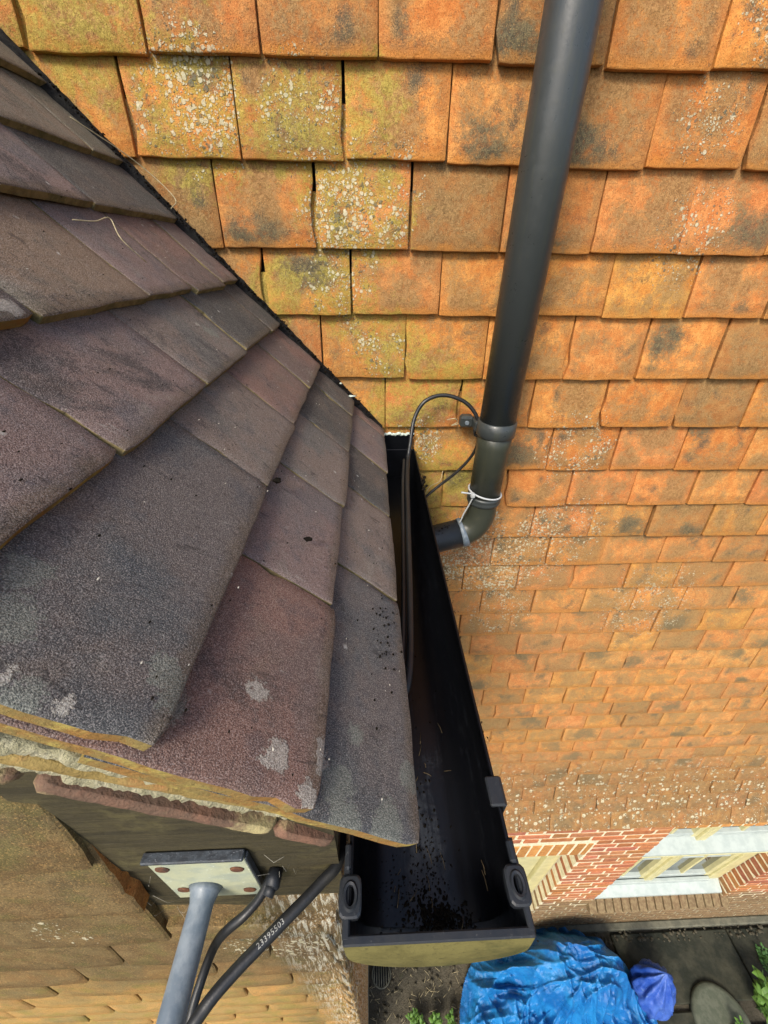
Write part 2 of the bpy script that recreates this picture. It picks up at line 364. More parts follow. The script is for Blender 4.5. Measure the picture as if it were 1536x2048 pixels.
M['pole'] = mat_flat('galvanised_steel', (.10, .13, .16), (.17, .20, .225), 60, .45, .5, .001, .35, (.14, .16, .18))
M['rust'] = mat_crust('rusty_metal', [(.10, .045, .03), (.15, .07, .035), (.07, .045, .035), (.04, .03, .025)], 200, 600, dist=.001)
M['black_metal'] = mat_flat('blackened_steel', (.018, .022, .027), (.04, .05, .06), 150, .45, .5, .001, .5, (.25, .27, .3))
M['brick'] = mat_brick('red_brick')
M['mortar'] = mat_mortar('pale_mortar')
M['cream'] = mat_flat('cream_paint', (.54, .50, .26), (.46, .43, .22), 12, .45, .4, .001, .2)
M['white'] = mat_flat('sky_lit_cream_paint', (.40, .45, .42), (.33, .38, .36), 14, .4, .4, .001, .2)  # cream paint of ledges and level rails, sky light whitened into its colour
M['glass'] = mat_flat('window_glass', (.03, .035, .035), (.05, .06, .055), 6, .08, .7, .001, .05)
M['room'] = mat_flat('dark_room', (.02, .02, .018), (.03, .03, .025), 4, .9)
M['concrete'] = mat_flat('old_concrete', (.10, .10, .075), (.15, .145, .105), 16, .9, .2, .006, .6, (.05, .055, .035))
M['stones'] = mat_flat('damp_stones', (.05, .045, .03), (.09, .08, .055), 40, .9, .2, .004, .5, (.03, .03, .02))
M['slab'] = mat_flat('damp_paving', (.016, .019, .013), (.042, .042, .028), 5, .8, .25, .012, .8, (.016, .02, .012))
M['ground'] = mat_ground('soil')
M['tarp'] = mat_tarp('blue_tarpaulin', (.006, .10, .31), (.014, .18, .44))
M['sack'] = mat_tarp('violet_blue_plastic', (.012, .055, .30), (.06, .13, .42))
M['felt'] = mat_flat('black_felt', (.008, .008, .009), (.02, .02, .018), 90, .9, .2, .006, 1.0)
M['moss'] = mat_flat('black_moss', (.006, .005, .004), (.012, .010, .007), 200, .9, .05, .0003, .3)
M['straw'] = mat_flat('dry_straw', (.42, .36, .22), (.30, .25, .14), 200, .8)
M['twig'] = mat_flat('brown_twig', (.07, .05, .025), (.12, .09, .045), 200, .8)
M['web'] = mat_flat('cobweb', (.35, .33, .28), (.45, .43, .36), 200, .9)
M['cement'] = mat_flat('white_filler', (.62, .70, .62), (.50, .58, .50), 120, .8, .2, .004, .8)
M['leaf'] = mat_flat('leaf_green', (.06, .13, .018), (.10, .20, .03), 30, .55, .35, .004, .4)
M['leaf_dark'] = mat_flat('leaf_dark_green', (.035, .10, .02), (.06, .15, .03), 30, .55, .35, .004, .4)
M['pot'] = mat_flat('stone_lid', (.07, .082, .058), (.10, .11, .08), 20, .9, .2, .004, .4, (.07, .08, .06))

# ------------------------------------------------------------------ object helpers
def link(o, parent=None):
    COL.objects.link(o)
    if parent is not None:
        o.parent = parent
        o.matrix_parent_inverse = Matrix.Translation(-Vector(parent.location))
    return o
def thing(name, label, cat, loc=(0, 0, 0), group=None):
    o = bpy.data.objects.new(name, None); o.empty_display_size = .05
    COL.objects.link(o); o.location = loc
    o['label'] = label; o['category'] = cat
    if group: o['group'] = group
    return o
def tag(o, label, cat, group=None):
    o['label'] = label; o['category'] = cat
    if group: o['group'] = group
    return o
def mk(name, verts, faces, mats, mi=None, smooth=False):
    me = bpy.data.meshes.new(name); me.from_pydata([tuple(v) for v in verts], [], faces)
    for m in (mats if isinstance(mats, (list, tuple)) else [mats]): me.materials.append(M[m] if isinstance(m, str) else m)
    if mi: me.polygons.foreach_set('material_index', mi)
    if smooth is True: me.polygons.foreach_set('use_smooth', [True]*len(faces))
    elif smooth: me.polygons.foreach_set('use_smooth', smooth)
    me.update(); return me
def ob(name, me, parent=None, mw=None):
    o = bpy.data.objects.new(name, me); link(o, parent)
    if mw is not None: o.matrix_local = mw if parent is None else mw; 
    return o
class MB:
    """collects pieces into one mesh"""
    def __init__(s): s.v = []; s.f = []; s.mi = []; s.sm = []
    def add(s, v, f, mi=0, sm=False, mw=None):
        b = len(s.v)
        s.v += [tuple(mw @ Vector(p)) if mw is not None else tuple(p) for p in v]
        s.f += [tuple(i+b for i in q) for q in f]
        s.mi += (mi if isinstance(mi, list) else [mi]*len(f)); s.sm += (sm if isinstance(sm, list) else [sm]*len(f))
    def mesh(s, me, mw=None):
        s.add([v.co for v in me.vertices], [tuple(p.vertices) for p in me.polygons], [p.material_index for p in me.polygons], [p.use_smooth for p in me.polygons], mw)
    def build(s, name, mats, parent=None):
        return ob(name, mk(name, s.v, s.f, mats, s.mi, s.sm), parent)
    def box(s, a, b, mi=0, bev=0.0, mw=None):
        x0, y0, z0 = a; x1, y1, z1 = b
        if bev <= 0:
            v = [(x0,y0,z0),(x1,y0,z0),(x1,y1,z0),(x0,y1,z0),(x0,y0,z1),(x1,y0,z1),(x1,y1,z1),(x0,y1,z1)]
            f = [(0,3,2,1),(4,5,6,7),(0,1,5,4),(1,2,6,5),(2,3,7,6),(3,0,4,7)]
            s.add(v, f, mi, False, mw); return
        bm = bmesh.new(); bmesh.ops.create_cube(bm, size=1)
        for v in bm.verts:
            v.co = Vector(((x0+x1)/2+v.co.x*(x1-x0), (y0+y1)/2+v.co.y*(y1-y0), (z0+z1)/2+v.co.z*(z1-z0)))
        bmesh.ops.bevel(bm, geom=bm.edges[:], offset=bev, segments=1, affect='EDGES')
        bm.verts.index_update()
        s.add([v.co.copy() for v in bm.verts], [tuple(v.index for v in f.verts) for f in bm.faces], mi, False, mw); bm.free()
def catmull(pts, sub):
    P = [Vector(p) for p in pts]; out = []
    for i in range(len(P)-1):
        p0 = P[i-1] if i else P[0]*2-P[1]; p1 = P[i]; p2 = P[i+1]; p3 = P[i+2] if i+2 < len(P) else P[-1]*2-P[-2]
        for k in range(sub):
            t = k/sub
            out.append(.5*((2*p1)+(p2-p0)*t+(2*p0-5*p1+4*p2-p3)*t*t+(3*p1-p0-3*p2+p3)*t**3))
    out.append(P[-1]); return out
def tube(mb, pts, r, seg=12, mi=0, caps=True, hollow=0.0):
    P = [Vector(p) for p in pts]; n = len(P)
    rr = r if isinstance(r, (list, tuple)) else [r]*n
    v = []; T0 = (P[1]-P[0]).normalized()
    up = Vector((0, 0, 1)) if abs(T0.z) < .9 else Vector((0, 1, 0))
    U = T0.cross(up).normalized()
    for i in range(n):
        T = (P[min(i+1, n-1)]-P[max(i-1, 0)]).normalized()
        U = (U - T*U.dot(T)).normalized(); V = T.cross(U)
        for k in range(seg):
            a = 2*math.pi*k/seg; v.append(P[i]+(U*math.cos(a)+V*math.sin(a))*rr[i])
    f = []
    for i in range(n-1):
        for k in range(seg):
            k2 = (k+1) % seg; f.append((i*seg+k, i*seg+k2, (i+1)*seg+k2, (i+1)*seg+k))
    sm = [True]*len(f)
    if caps: f += [tuple(range(seg))[::-1], tuple((n-1)*seg+k for k in range(seg))]; sm += [False, False]
    mb.add(v, f, mi, sm)
def lump(mb, c, r, seed, sq=(1, 1, 1), sub=2, rough=.5, mi=0):
    bm = bmesh.new(); bmesh.ops.create_icosphere(bm, subdivisions=sub, radius=1)
    for v in bm.verts:
        k = 1+rough*mn.noise(v.co*1.6+Vector((seed*3.1, seed, 0)))+rough*.4*mn.noise(v.co*4+Vector((seed, 0, 2)))
        v.co = Vector((c[0]+v.co.x*r*k*sq[0], c[1]+v.co.y*r*k*sq[1], c[2]+v.co.z*r*k*sq[2]))
    bm.verts.index_update()
    mb.add([v.co.copy() for v in bm.verts], [tuple(v.index for v in f.verts) for f in bm.faces], mi, True); bm.free()

def tile_mesh(name, w, L, t, nx, ny, seed, mats, camber=.0012, edge=.0012, corner=.006, bev=.0018, bow=.0, side_mi=1, chip=0.0):
    """clay tile: tail at y = 0, head at y = L, outer face z = 0, rounded corners, uneven edges"""
    hx = w/2
    xs = [-hx, -hx+bev] + [-hx+bev+(w-2*bev)*i/nx for i in range(1, nx)] + [hx-bev, hx]
    ys = [0, bev] + [bev+(L-2*bev)*i/ny for i in range(1, ny)] + [L-bev, L]
    NX, NY = len(xs), len(ys); v = []
    rr = random.Random(seed)
    chips = [(rr.choice([-1, 1])*hx, rr.uniform(0, L*.35), rr.uniform(.004, .012)*chip) for _ in range(2)] if chip else []
    def xf(x, y):
        ux, uy = abs(x)/hx, y
        # round tail corners
        cx, cy = hx-corner, corner
        if abs(x) > cx and y < cy:
            dx, dy = abs(x)-cx, cy-y; m = max(dx, dy); l = math.hypot(dx, dy)
            if l > 1e-9: k = m/l; x = math.copysign(cx+dx*k, x); y = cy-dy*k
        we = (abs(x)/hx)**6; wt = max(0, 1-y/(L*.12))**2
        x += we*edge*(mn.noise(Vector((y*28, seed*5.3, math.copysign(3, x))))*1.6+mn.noise(Vector((y*110, seed*2.3, 1)))*.8)
        y += wt*edge*(mn.noise(Vector((x*26, seed*7.7, 9)))*2.0+mn.noise(Vector((x*120, seed*1.7, 4)))*.9)
        for (qx, qy, qr) in chips:
            d = math.hypot(x-qx, (y-qy)*.6)
            if d < qr: x -= math.copysign((qr-d)*.8, qx)
        return x, y
    def zf(x, y):
        return -camber*(x/hx)**2 - bow*(1-min(1, y/(L*.6)))**2 + .0009*mn.noise(Vector((x*16, y*16, seed*3.7))) + .0004*mn.noise(Vector((x*60, y*60, seed*1.7)))
    for j, y in enumerate(ys):
        for i, x in enumerate(xs):
            X, Y = xf(x, y); z = zf(X, Y)
            if i in (0, NX-1) or j in (0, NY-1): z -= bev*.75
            v.append((X, Y, z))
    f = [(j*NX+i, j*NX+i+1, (j+1)*NX+i+1, (j+1)*NX+i) for j in range(NY-1) for i in range(NX-1)]
    mi = [0]*len(f); sm = [0 < i < NX-2 and 0 < j < NY-2 for j in range(NY-1) for i in range(NX-1)]
    loop = [i for i in range(NX)] + [j*NX+NX-1 for j in range(1, NY)] + [(NY-1)*NX+i for i in range(NX-2, -1, -1)] + [j*NX for j in range(NY-2, 0, -1)]
    b = len(v); n = len(loop)
    for k, i in enumerate(loop):
        p = v[i]; v.append((p[0]*.997, p[1]+(.0006 if p[1] < L*.5 else 0), -t+zf(p[0], p[1])+.0008*mn.noise(Vector((p[0]*50, p[1]*50, seed)))))
    for k in range(n):
        k2 = (k+1) % n; f.append((loop[k2], loop[k], b+k, b+k2)); mi.append(side_mi); sm.append(False)
    f.append(tuple(b+k for k in range(n))[::-1]); mi.append(side_mi); sm.append(False)
    return mk(name, v, f, mats, mi, sm)

def frame(X, U, N, loc):
    m = Matrix.Identity(4)
    for i in range(3): m[i][0] = X[i]; m[i][1] = U[i]; m[i][2] = N[i]; m[i][3] = loc[i]
    return m

# ================================================================== MAIN HOUSE WALL
house = thing('house_wall', 'tall wall of the house hung with orange clay tiles above red brick, facing the camera', 'house', (1.2, 0, -6))
ROWS = {1: (-.1228, .019), 2: (-.2371, -.035), 3: (-.3568, .077), 4: (-.462, .139), 5: (-.5843, .076), 6: (-.6949, .205), 7: (-.8077, .438),
        8: (-.9127, .185), 9: (-1.0168, .61), 10: (-1.1212, .514), 11: (-1.2248, .617), 12: (-1.3281, .682), 13: (-1.4367, .794), 14: (-1.5435, .846),
        15: (-1.6589, .776), 16: (-1.764, .857), 17: (-1.8749, .941), 18: (-1.9748, 1.001), 19: (-2.0802, .921), 20: (-2.1869, 1.018),
        21: (-2.288, 1.098), 22: (-2.379, 1.211), 23: (-2.497, 1.125), 24: (-2.603, 1.20), 25: (-2.705, 1.097), 26: (-2.810, 1.175), 27: (-2.915, 1.27)}
ROWY = {21: 0, 22: -.005, 23: -.012, 24: -.025, 25: -.045, 26: -.073, 27: -.115}
JOINTS = {1: [-.315, -.151, .019, .189, .362, .527, .694], 2: [-.367, -.202, -.035, .132, .30, .467, .634], 3: [-.256, -.089, .077, .242, .413, .577, .745],
          4: [-.194, -.03, .139, .304, .469, .637], 5: [-.095, .076, .246, .422, .582, .749], 6: [.036, .205, .369, .535, .713],
          9: [.447, .61, .777, .943, 1.103], 10: [.35, .514, .679, .856], 11: [.279, .447, .617, .786, .948, 1.11], 12: [.349, .517, .682, .849, 1.014, 1.183]}
NV = 14
wt = [tile_mesh('wall_tile', .165, .19, .0105, 7, 6, 11+i, ['wall_tile', 'wall_tile'], camber=.0007, bev=.0011, edge=.0008, corner=rnd.uniform(.0025, .006), chip=(1 if i % 4 == 0 else 0)) for i in range(NV)]
def wall_tints(r):
    g = r.uniform(.88, 1.12)
    if r.random() < .08: return (g*.60, g*.68, g*.84, 1)
    if r.random() < .09: return (g*.84, g*.82, g*.88, 1)
    return (g*r.uniform(.95, 1.06), g*r.uniform(.90, 1.08), g*r.uniform(.85, 1.15), 1)
extra = MB(); ntile = 0
rows = dict(ROWS)
for k in range(0, -5, -1): rows[k] = (-.1228+.1145*(1-k), .019 + (.083 if k % 2 == 0 else 0))
for r in sorted(rows):
    z, x0 = rows[r]; yy = ROWY.get(r, 0.0)
    za = rows[r-1][0] if r-1 in rows else z+.1145
    ya = ROWY.get(r-1, 0.0)
    a = math.atan2(ya+.0118-yy, za-z)
    xr = .72+(-z-.12)*.70; xr = max(xr, .75)
    xroof = -(z+.658)/1.079
    xl = (xroof-.12) if z > -.72 else .02+(-z-.8)*.27
    js = list(JOINTS.get(r, [x0]))
    while js[0] > xl-.9: js.insert(0, js[0]-rnd.uniform(.164, .169))
    while js[-1] < xr+1.0: js.append(js[-1]+rnd.uniform(.164, .169))
    for a0, a1 in zip(js[:-1], js[1:]):
        cx = (a0+a1)/2
        if a1 < (xroof-.16 if z > -.72 else -.05): continue
        aa = a+rnd.gauss(0, .006)
        roll = rnd.gauss(0, .004)
        gap = rnd.choice([.0010, .0018, .0028, .0045, .0058])*rnd.uniform(.8, 1.2)
        U = Vector((0, math.sin(aa), math.cos(aa))); N = Vector((0, -math.cos(aa), math.sin(aa))); X = Vector((1, 0, 0))
        tw = rnd.gauss(0, .007 if r < 8 else .013)
        rot = Matrix.Rotation(roll, 3, N) @ Matrix.Rotation(tw, 3, U)
        sx = (a1-a0-gap)/.165
        m = frame(rot@X*sx, rot@U, rot@N, (cx, yy-abs(rnd.gauss(0, .0011 if r < 8 else .0020)), z+rnd.gauss(0, .0013)))
        me = wt[rnd.randrange(NV)]
        vis = a1 > xl-.02 and a0 < xr-.06 and z <= .02
        if vis and ntile < 300:
            o = bpy.data.objects.new('wall_tile', me); o.color = wall_tints(rnd); COL.objects.link(o); o.parent = house
            o.matrix_parent_inverse = Matrix.Translation(-house.location); o.matrix_basis = m; ntile += 1
        else:
            extra.mesh(me, m)
e = extra.build('wall_tile', ['wall_tile', 'wall_tile'], house); e['kind'] = 'stuff'; e.color = (.9, .9, .9, 1)
# plane behind the tiles (battens and felt): keeps joints dark
mb = MB(); mb.box((-2.6, .030, -2.98), (4.2, .25, .6)); mb.build('backing_wall', 'felt', house)

# brickwork
LO = (.52, 1.44, -5.30, -3.80)      # left opening x0 x1 z0 z1
RO = (1.92, 3.104, -5.22, -3.375)    # right opening
LS = (.44, 1.462, -3.80, -3.572); RS_ = (1.90, 3.36, -3.375, -3.15)   # flat arches of upright bricks
def inside(x0, x1, z0, z1, b): return x1 > b[0]+.004 and x0 < b[1]-.004 and z1 > b[2]+.01 and z0 < b[3]-.01
bv = {}
def brick_mesh(w, h, d, seed):
    bm = bmesh.new(); bmesh.ops.create_cube(bm, size=1)
    rr = random.Random(seed)
    for v in bm.verts: v.co = Vector((v.co.x*w+rr.gauss(0, .0012), v.co.y*d, v.co.z*h+rr.gauss(0, .0012)))
    bmesh.ops.bevel(bm, geom=bm.edges[:], offset=.0022, segments=1, affect='EDGES')
    bm.verts.index_update()
    me = mk('brick', [v.co.copy() for v in bm.verts], [tuple(v.index for v in f.verts) for f in bm.faces], 'brick'); bm.free(); return me
for i in range(5):
    bv['s', i] = brick_mesh(.212, .063, .102, i); bv['h', i] = brick_mesh(.100, .063, .102, 20+i); bv['u', i] = brick_mesh(.063, .222, .102, 40+i)
bricks = []
def add_brick(x0, x1, z0, z1, kind, lean=0.0):
    bricks.append((x0, x1, z0, z1, kind))
for c in range(0, 44):
    z1 = -2.70-.075*c; z0 = z1-.075
    if z0 < -6.02: break
    x = -.0 - (.0 if c % 2 == 0 else .1645) ; s = True; i = 0
    x -= .28
    while x < 5.2:
        w = .2245 if s else .1125
        xa, xb = x, x+w; x += w; kind = 's' if s else 'h'; s = not s
        cut = [(xa, xb)]
        for b in (LO, RO, LS, RS_):
            nc = []
            for (p, q) in cut:
                if not inside(p, q, z0, z1, b): nc.append((p, q)); continue
                if p < b[0]-.03: nc.append((p, b[0]))
                if q > b[1]+.03: nc.append((b[1], q))
            cut = nc
        for p, q in cut: bricks.append((p, q, z0, z1, kind))
for b in (LS, RS_):
    x = b[0]
    while x < b[1]-.03:
        bricks.append((x, min(x+.075, b[1]), b[2], b[3], 'u')); x += .075
def vis_b(b):
    x0, x1, z0, z1, k = b
    xl = .74 + max(0, -z1-3.1)*.26; xr = 2.72+(-z1-3.15)*.62
    return x1 > xl and x0 < xr and z1 < -2.95
order = sorted([b for b in bricks if vis_b(b)], key=lambda b: -b[3])
rest = [b for b in bricks if not vis_b(b)]
eb = MB(); nb_ = 0
for b in order+rest:
    x0, x1, z0, z1, k = b
    w0 = {'s': .2245, 'h': .1125, 'u': .075}[k]; h0 = .075 if k != 'u' else .225
    sx = (x1-x0-.018)/(w0-.0125); sz = (z1-z0-.019)/(h0-.012 if k != 'u' else .222)
    me = bv[k, rnd.randrange(5)]
    m = Matrix.Translation(((x0+x1)/2, .052+rnd.gauss(0, .0012), (z0+z1)/2)) @ Matrix.Diagonal((sx, 1, sz, 1))
    if nb_ < 300 and vis_b(b):
        o = bpy.data.objects.new('brick', me); COL.objects.link(o); o.parent = house; g = rnd.uniform(.75, 1.2)
        o.color = (g, g*rnd.uniform(.85, 1.15), g*rnd.uniform(.8, 1.2), 1) if k != 'u' else (g*1.15, g*1.35, g*.9, 1)
        o.matrix_parent_inverse = Matrix.Translation(-house.location); o.matrix_basis = m; nb_ += 1
    else: eb.mesh(me, m)
e = eb.build('brick', 'brick', house); e['kind'] = 'stuff'; e.color = (.95, .95, .95, 1)
# mortar body with the two openings cut out
mb = MB(); xs = [-.3, LO[0]-.010, LO[1]+.011, RO[0]-.010, RO[1]+.011, 5.2]
f0, f1 = .0045, .24
mb.box((xs[0], f0, -6.02), (xs[1], f1, -2.7)); mb.box((xs[2], f0, -6.02), (xs[3], f1, -2.7)); mb.box((xs[4], f0, -6.02), (xs[5], f1, -2.7))
mb.box((xs[1], f0, -6.02), (xs[2], f1, LO[2])); mb.box((xs[1], f0, LO[3]+.004), (xs[2], f1, -2.7))
mb.box((xs[3], f0, -6.02), (xs[4], f1, RO[2])); mb.box((xs[3], f0, RO[3]+.004), (xs[4], f1, -2.7))
mb.build('mortar_bed', 'mortar', house)
# right window
win = MB(); win.box((RO[0]-.02, .235, RO[2]-.05), (RO[1]+.02, .25, RO[3]+.05)); win = win.build('window', 'room', house)
def wpart(name, mat, *boxes, bev=.003):
    m_ = MB()
    for a, b in boxes: m_.box(a, b, 0, bev)
    return m_.build(name, mat, win)
zt, zb = -3.385, -5.02
wpart('frame', 'cream', ((1.925, .10, zb), (1.985, .20, zt)), ((3.00, .10, zb), (3.10, .20, zt)), ((1.985, .10, zt-.07), (3.00, .20, zt)))
wpart('mullion', 'cream', ((2.405, .098, zb), (2.438, .205, zt)), ((2.442, .098, zb), (2.476, .205, zt)))
def ledge(name, zback, zfront, thick, yb, yf, x0=1.922, x1=3.102):
    v = [(x0, yb, zback), (x1, yb, zback), (x1, yf, zfront), (x0, yf, zfront), (x0, yb, zback-thick), (x1, yb, zback-thick), (x1, yf, zfront-.03), (x0, yf, zfront-.03)]
    return ob(name, mk(name, v, [(0,3,2,1),(4,5,6,7),(3,7,6,2),(0,1,5,4),(0,4,7,3),(1,2,6,5)], 'white'), win)
ledge('transom', -3.94, -4.00, .10, .17, .030)
wpart('drip_groove', 'cream', ((1.925, .027, -4.036), (3.10, .036, -4.024)), bev=.001)
ledge('sill_board', -4.965, -5.055, .13, .17, .018)
wpart('sill_upstand', 'white', ((1.985, .085, -5.02), (3.0, .112, -4.965)))
for (x0, x1) in ((1.985, 2.405), (2.476, 3.00)):
    for (z0, z1, hb) in ((-3.94, zt-.07, None), (zb+.06, -4.04, -4.47)):
        wpart('sash', 'white', ((x0, .115, z0), (x1, .165, z0+.055)), ((x0, .115, z1-.05), (x1, .165, z1)))
        wpart('stile', 'cream', ((x0, .113, z0+.0), (x0+.045, .167, z1)), ((x1-.045, .113, z0), (x1, .167, z1)))
        xm = (x0+x1)/2
        wpart('glazing_bar', 'cream', ((xm-.011, .12, z0+.05), (xm+.011, .16, z1-.05)), bev=.002)
        if hb:
            for q in (hb, ): wpart('glazing_bar', 'white', ((x0+.045, .122, q-.013), (x1-.045, .16, q+.013)), bev=.002)
        pz = [(z0+.055, (hb or z1)-.013)] + ([(hb+.013, z1-.05)] if hb else [])
        for (pa, pb) in pz:
            for (xa, xb) in ((x0+.045, xm-.011), (xm+.011, x1-.045)):
                wpart('pane', 'glass', ((xa, .144, pa), (xb, .148, pb)), bev=0)
# sloping sill of bricks on edge
x = 1.895
while x < 3.11:
    m = Matrix.Translation((x+.0375, .020, -5.150)) @ Matrix.Rotation(R(38), 4, 'X')
    s_ = MB(); s_.box((-.032, -.075, -.035), (.032, .085, .035), 0, .003, m)
    o = s_.build('sill_brick', 'brick', house); g = rnd.uniform(.45, .75); o.color = (g*.8, g*.9, g, 1); x += .0755
mb = MB(); mb.box((1.925, .006, -5.225), (3.10, .16, -5.145)); mb.build('sill_mortar', 'mortar', house)
# left opening: cream boarded door panel
door = MB(); door.box((.525, .13, -5.3), (1.332, .17, -3.79), 0, .004); door.box((1.336, .10, -5.3), (1.44, .17, -3.79), 0, .004); door.box((1.0, .12, -5.3), (1.16, .14, -3.79), 0, .004)
door.build('painted_panel', 'cream', house)
mb = MB(); mb.box((-.3, -.055, -6.02), (5.2, .0, -5.925), 0, .008); mb.build('plinth', 'concrete', house)

# ================================================================== GABLED BAY WITH DARK TILE ROOF
bay = thing('gabled_bay', 'projecting bay with weathered dark purple grey tile roof and tile hung gable', 'roof', (-.5, -.4, -6))
nX, nN = Vector((0, -1, 0)), Vector((.73346, 0, .67974))     # across the tile, out of the slope
dS = Vector((.67974, 0, -.73346))                             # down the slope
# across direction: local x = -dirY so that X x U = N  (U = up the slope)
Uv = -dS; Xv = Uv.cross(nN)
PUR, GRY, BRN, MAU, BLU, SLA = (.138, .116, .112, 1), (.128, .120, .108, 1), (.145, .124, .092, 1), (.142, .098, .084, 1), (.084, .088, .089, 1), (.062, .061, .056, 1)
GRN = (.105, .10, .072, 1)
TAILS = [(-.195, [(-.01, -.14), (-.14, -.31), (-.31, -.47), (-.47, -.757)], [GRN, GRY, BRN, PUR]),
         (-.079, [(-.015, -.10), (-.10, -.27), (-.27, -.44), (-.44, -.757)], [GRN, BRN, PUR, GRY]),
         (.020, [(-.02, -.26), (-.26, -.43), (-.43, -.59), (-.59, -.757)], [SLA, PUR, GRY, PUR]),
         (.137, [(-.02, -.105), (-.105, -.235), (-.235, -.357), (-.357, -.525), (-.525, -.757)], [MAU, MAU, PUR, BRN, BLU]),
         (.236, [(-.02, -.10), (-.10, -.265), (-.265, -.43), (-.43, -.596), (-.596, -.757)], [SLA, SLA, GRY, PUR, PUR]),
         (.338, [(-.02, -.185), (-.185, -.350), (-.350, -.515), (-.515, -.757)], [MAU, MAU, GRY, BLU]),
         (.436, [(-.02, -.12), (-.12, -.283), (-.283, -.445), (-.445, -.605), (-.605, -.7585)], [SLA, SLA, GRY, PUR, MAU]),
         (.530, [(-.01, -.06), (-.06, -.225), (-.225, -.368), (-.368, -.536), (-.536, -.757)], [MAU, PUR, SLA, GRY, BLU])]
for k in range(1, 6):
    TAILS.insert(0, (-.195-.108*k, [(-.01-.08*(k % 2), -.17-.08*(k % 2)), (-.17-.08*(k % 2), -.34-.08*(k % 2)), (-.34-.08*(k % 2), -.50-.08*(k % 2)), (-.50-.08*(k % 2), -.757)], [PUR, GRY, BRN, MAU]))
seed = 100
for (s, cols, tints) in TAILS:
    for i, ((ya, yb), tc) in enumerate(zip(cols, tints)):
        seed += 1
        w = abs(yb-ya)-rnd.uniform(.0010, .0028); L = .215; t = .0088
        verge = (i == len(cols)-1)
        me = tile_mesh('roof_tile', w, L, t, max(10, int(w/.011)), 16, seed, ['roof_tile', 'verge_edge' if verge else 'tile_edge'], camber=.0010, edge=.0007,
                       corner=(.0085 if verge else rnd.uniform(.002, .005)), bev=.0012, bow=.0, chip=(1.2 if i == 1 else .6))
        tilt = math.atan2(.0092, .10)+rnd.gauss(0, .004)
        rot = Matrix.Rotation(tilt, 3, Xv) ; rot2 = Matrix.Rotation(rnd.gauss(0, .004), 3, nN)
        rr = rot2 @ Matrix.Rotation(-tilt, 3, Xv)
        U2, N2, X2 = rr@Uv, rr@nN, rr@Xv
        loc = Vector(slope(s+rnd.gauss(0, .0015), (ya+yb)/2, abs(rnd.gauss(0, .0012))))
        o = bpy.data.objects.new('roof_tile', me); o.color = tc; COL.objects.link(o); o.parent = bay
        o.matrix_parent_inverse = Matrix.Translation(-bay.location); o.matrix_basis = frame(X2, U2, N2, loc)
def extr(name, poly, y0, y1, mat, parent, ny=1, wob=0.0, seed=0):
    """polygon in x,z pushed from y0 to y1, optional rough front"""
    n = len(poly); v = []; f = []
    for j in range(ny+1):
        y = y0+(y1-y0)*j/ny
        for i, (x, z) in enumerate(poly):
            k = wob if j == 0 else 0
            v.append((x+k*.3*mn.noise(Vector((x*90, seed, 1))), y+k*mn.noise(Vector((x*70, z*70, seed*3.))), z+wob*.5*mn.noise(Vector((x*110, i, seed*2.)))))
    for j in range(ny):
        for i in range(n): f.append((j*n+i, j*n+(i+1) % n, (j+1)*n+(i+1) % n, (j+1)*n+i))
    f += [tuple(range(n))[::-1], tuple(ny*n+i for i in range(n))]
    return ob(name, mk(name, v, f, mat), parent)
def strip(top, bot, n=40):
    def samp(P, n):
        P = sorted(P); out = []
        for i in range(n+1):
            x = P[0][0]+(P[-1][0]-P[0][0])*i/n
            for a, b in zip(P[:-1], P[1:]):
                if a[0]-1e-9 <= x <= b[0]+1e-9: out.append((x, a[1]+(b[1]-a[1])*(x-a[0])/(b[0]-a[0]+1e-12))); break
        return out
    return samp(top, n)+samp(bot, n)[::-1]
YM1, YS2, YS3 = (-.7630, -.7445), (-.7640, -.7450), (-.7650, -.7515)
# verge: tile slips and mortar under the roof tiles, seen from the gable side
def band(name, h0, h1, s0, s1, ya, yb, mat, rough=.0012, step=.004, seed=1, back=-.735, rnd_end=True, fill=False):
    """ya, yb: front face at s = .24 and s = .44"""
    n = max(2, int((s1-s0)/step)); v = []; f = []; sm = []
    for i in range(n+1):
        s = s0+(s1-s0)*i/n
        yf = ya+(yb-ya)*max(-.2, (s-.24)/.20)
        e = min(s-s0, s1-s); H1 = h1
        if fill and s > .43: H1 = h1+(-.0105-h1)*min(1, (s-.43)/.02)
        pull = .004*max(0, 1-e/.006)**2 if rnd_end else 0
        q = [mn.noise(Vector((s*120, seed*7.1, k*3.3)))+.6*mn.noise(Vector((s*320, seed*2.1, k))) for k in range(5)]
        pts = [(h0+q[0]*rough*.6+pull*.6, yf+.0016+pull+q[1]*rough), (h0*.7+H1*.3, yf+pull+q[2]*rough), (h0*.3+H1*.7, yf+pull+q[3]*rough*1.2), (H1+q[4]*rough*.6-pull*.6, yf+.0016+pull+q[0]*rough),
               (H1, back), (h0, back)]
        for (h, y) in pts: v.append(slope(s, y, h))
    for i in range(n):
        for k in range(6):
            k2 = (k+1) % 6; f.append((i*6+k, i*6+k2, (i+1)*6+k2, (i+1)*6+k)); sm.append(k < 3)
    f += [tuple(range(6))[::-1], tuple(n*6+k for k in range(6))]; sm += [False, False]
    return ob(name, mk(name, v, f, mat, None, sm), bay)
band('verge_mortar', -.041, -.0305, -.6, .497, YM1[0], YM1[1], 'verge_mortar', .0026, step=.0022, seed=3, fill=True)
for k, (a, b) in enumerate([(-.33, -.157), (-.155, .035), (.037, .262), (.265, .47)]):
    band('verge_slip', -.0505, -.0400, a, b, YS2[0], YS2[1], 'under_edge', .0008, seed=10+k)
band('verge_mortar', -.0575, -.050, -.6, .50, YS2[0]+.001, YS2[1]+.001, 'verge_mortar', .0026, step=.0022, seed=5)
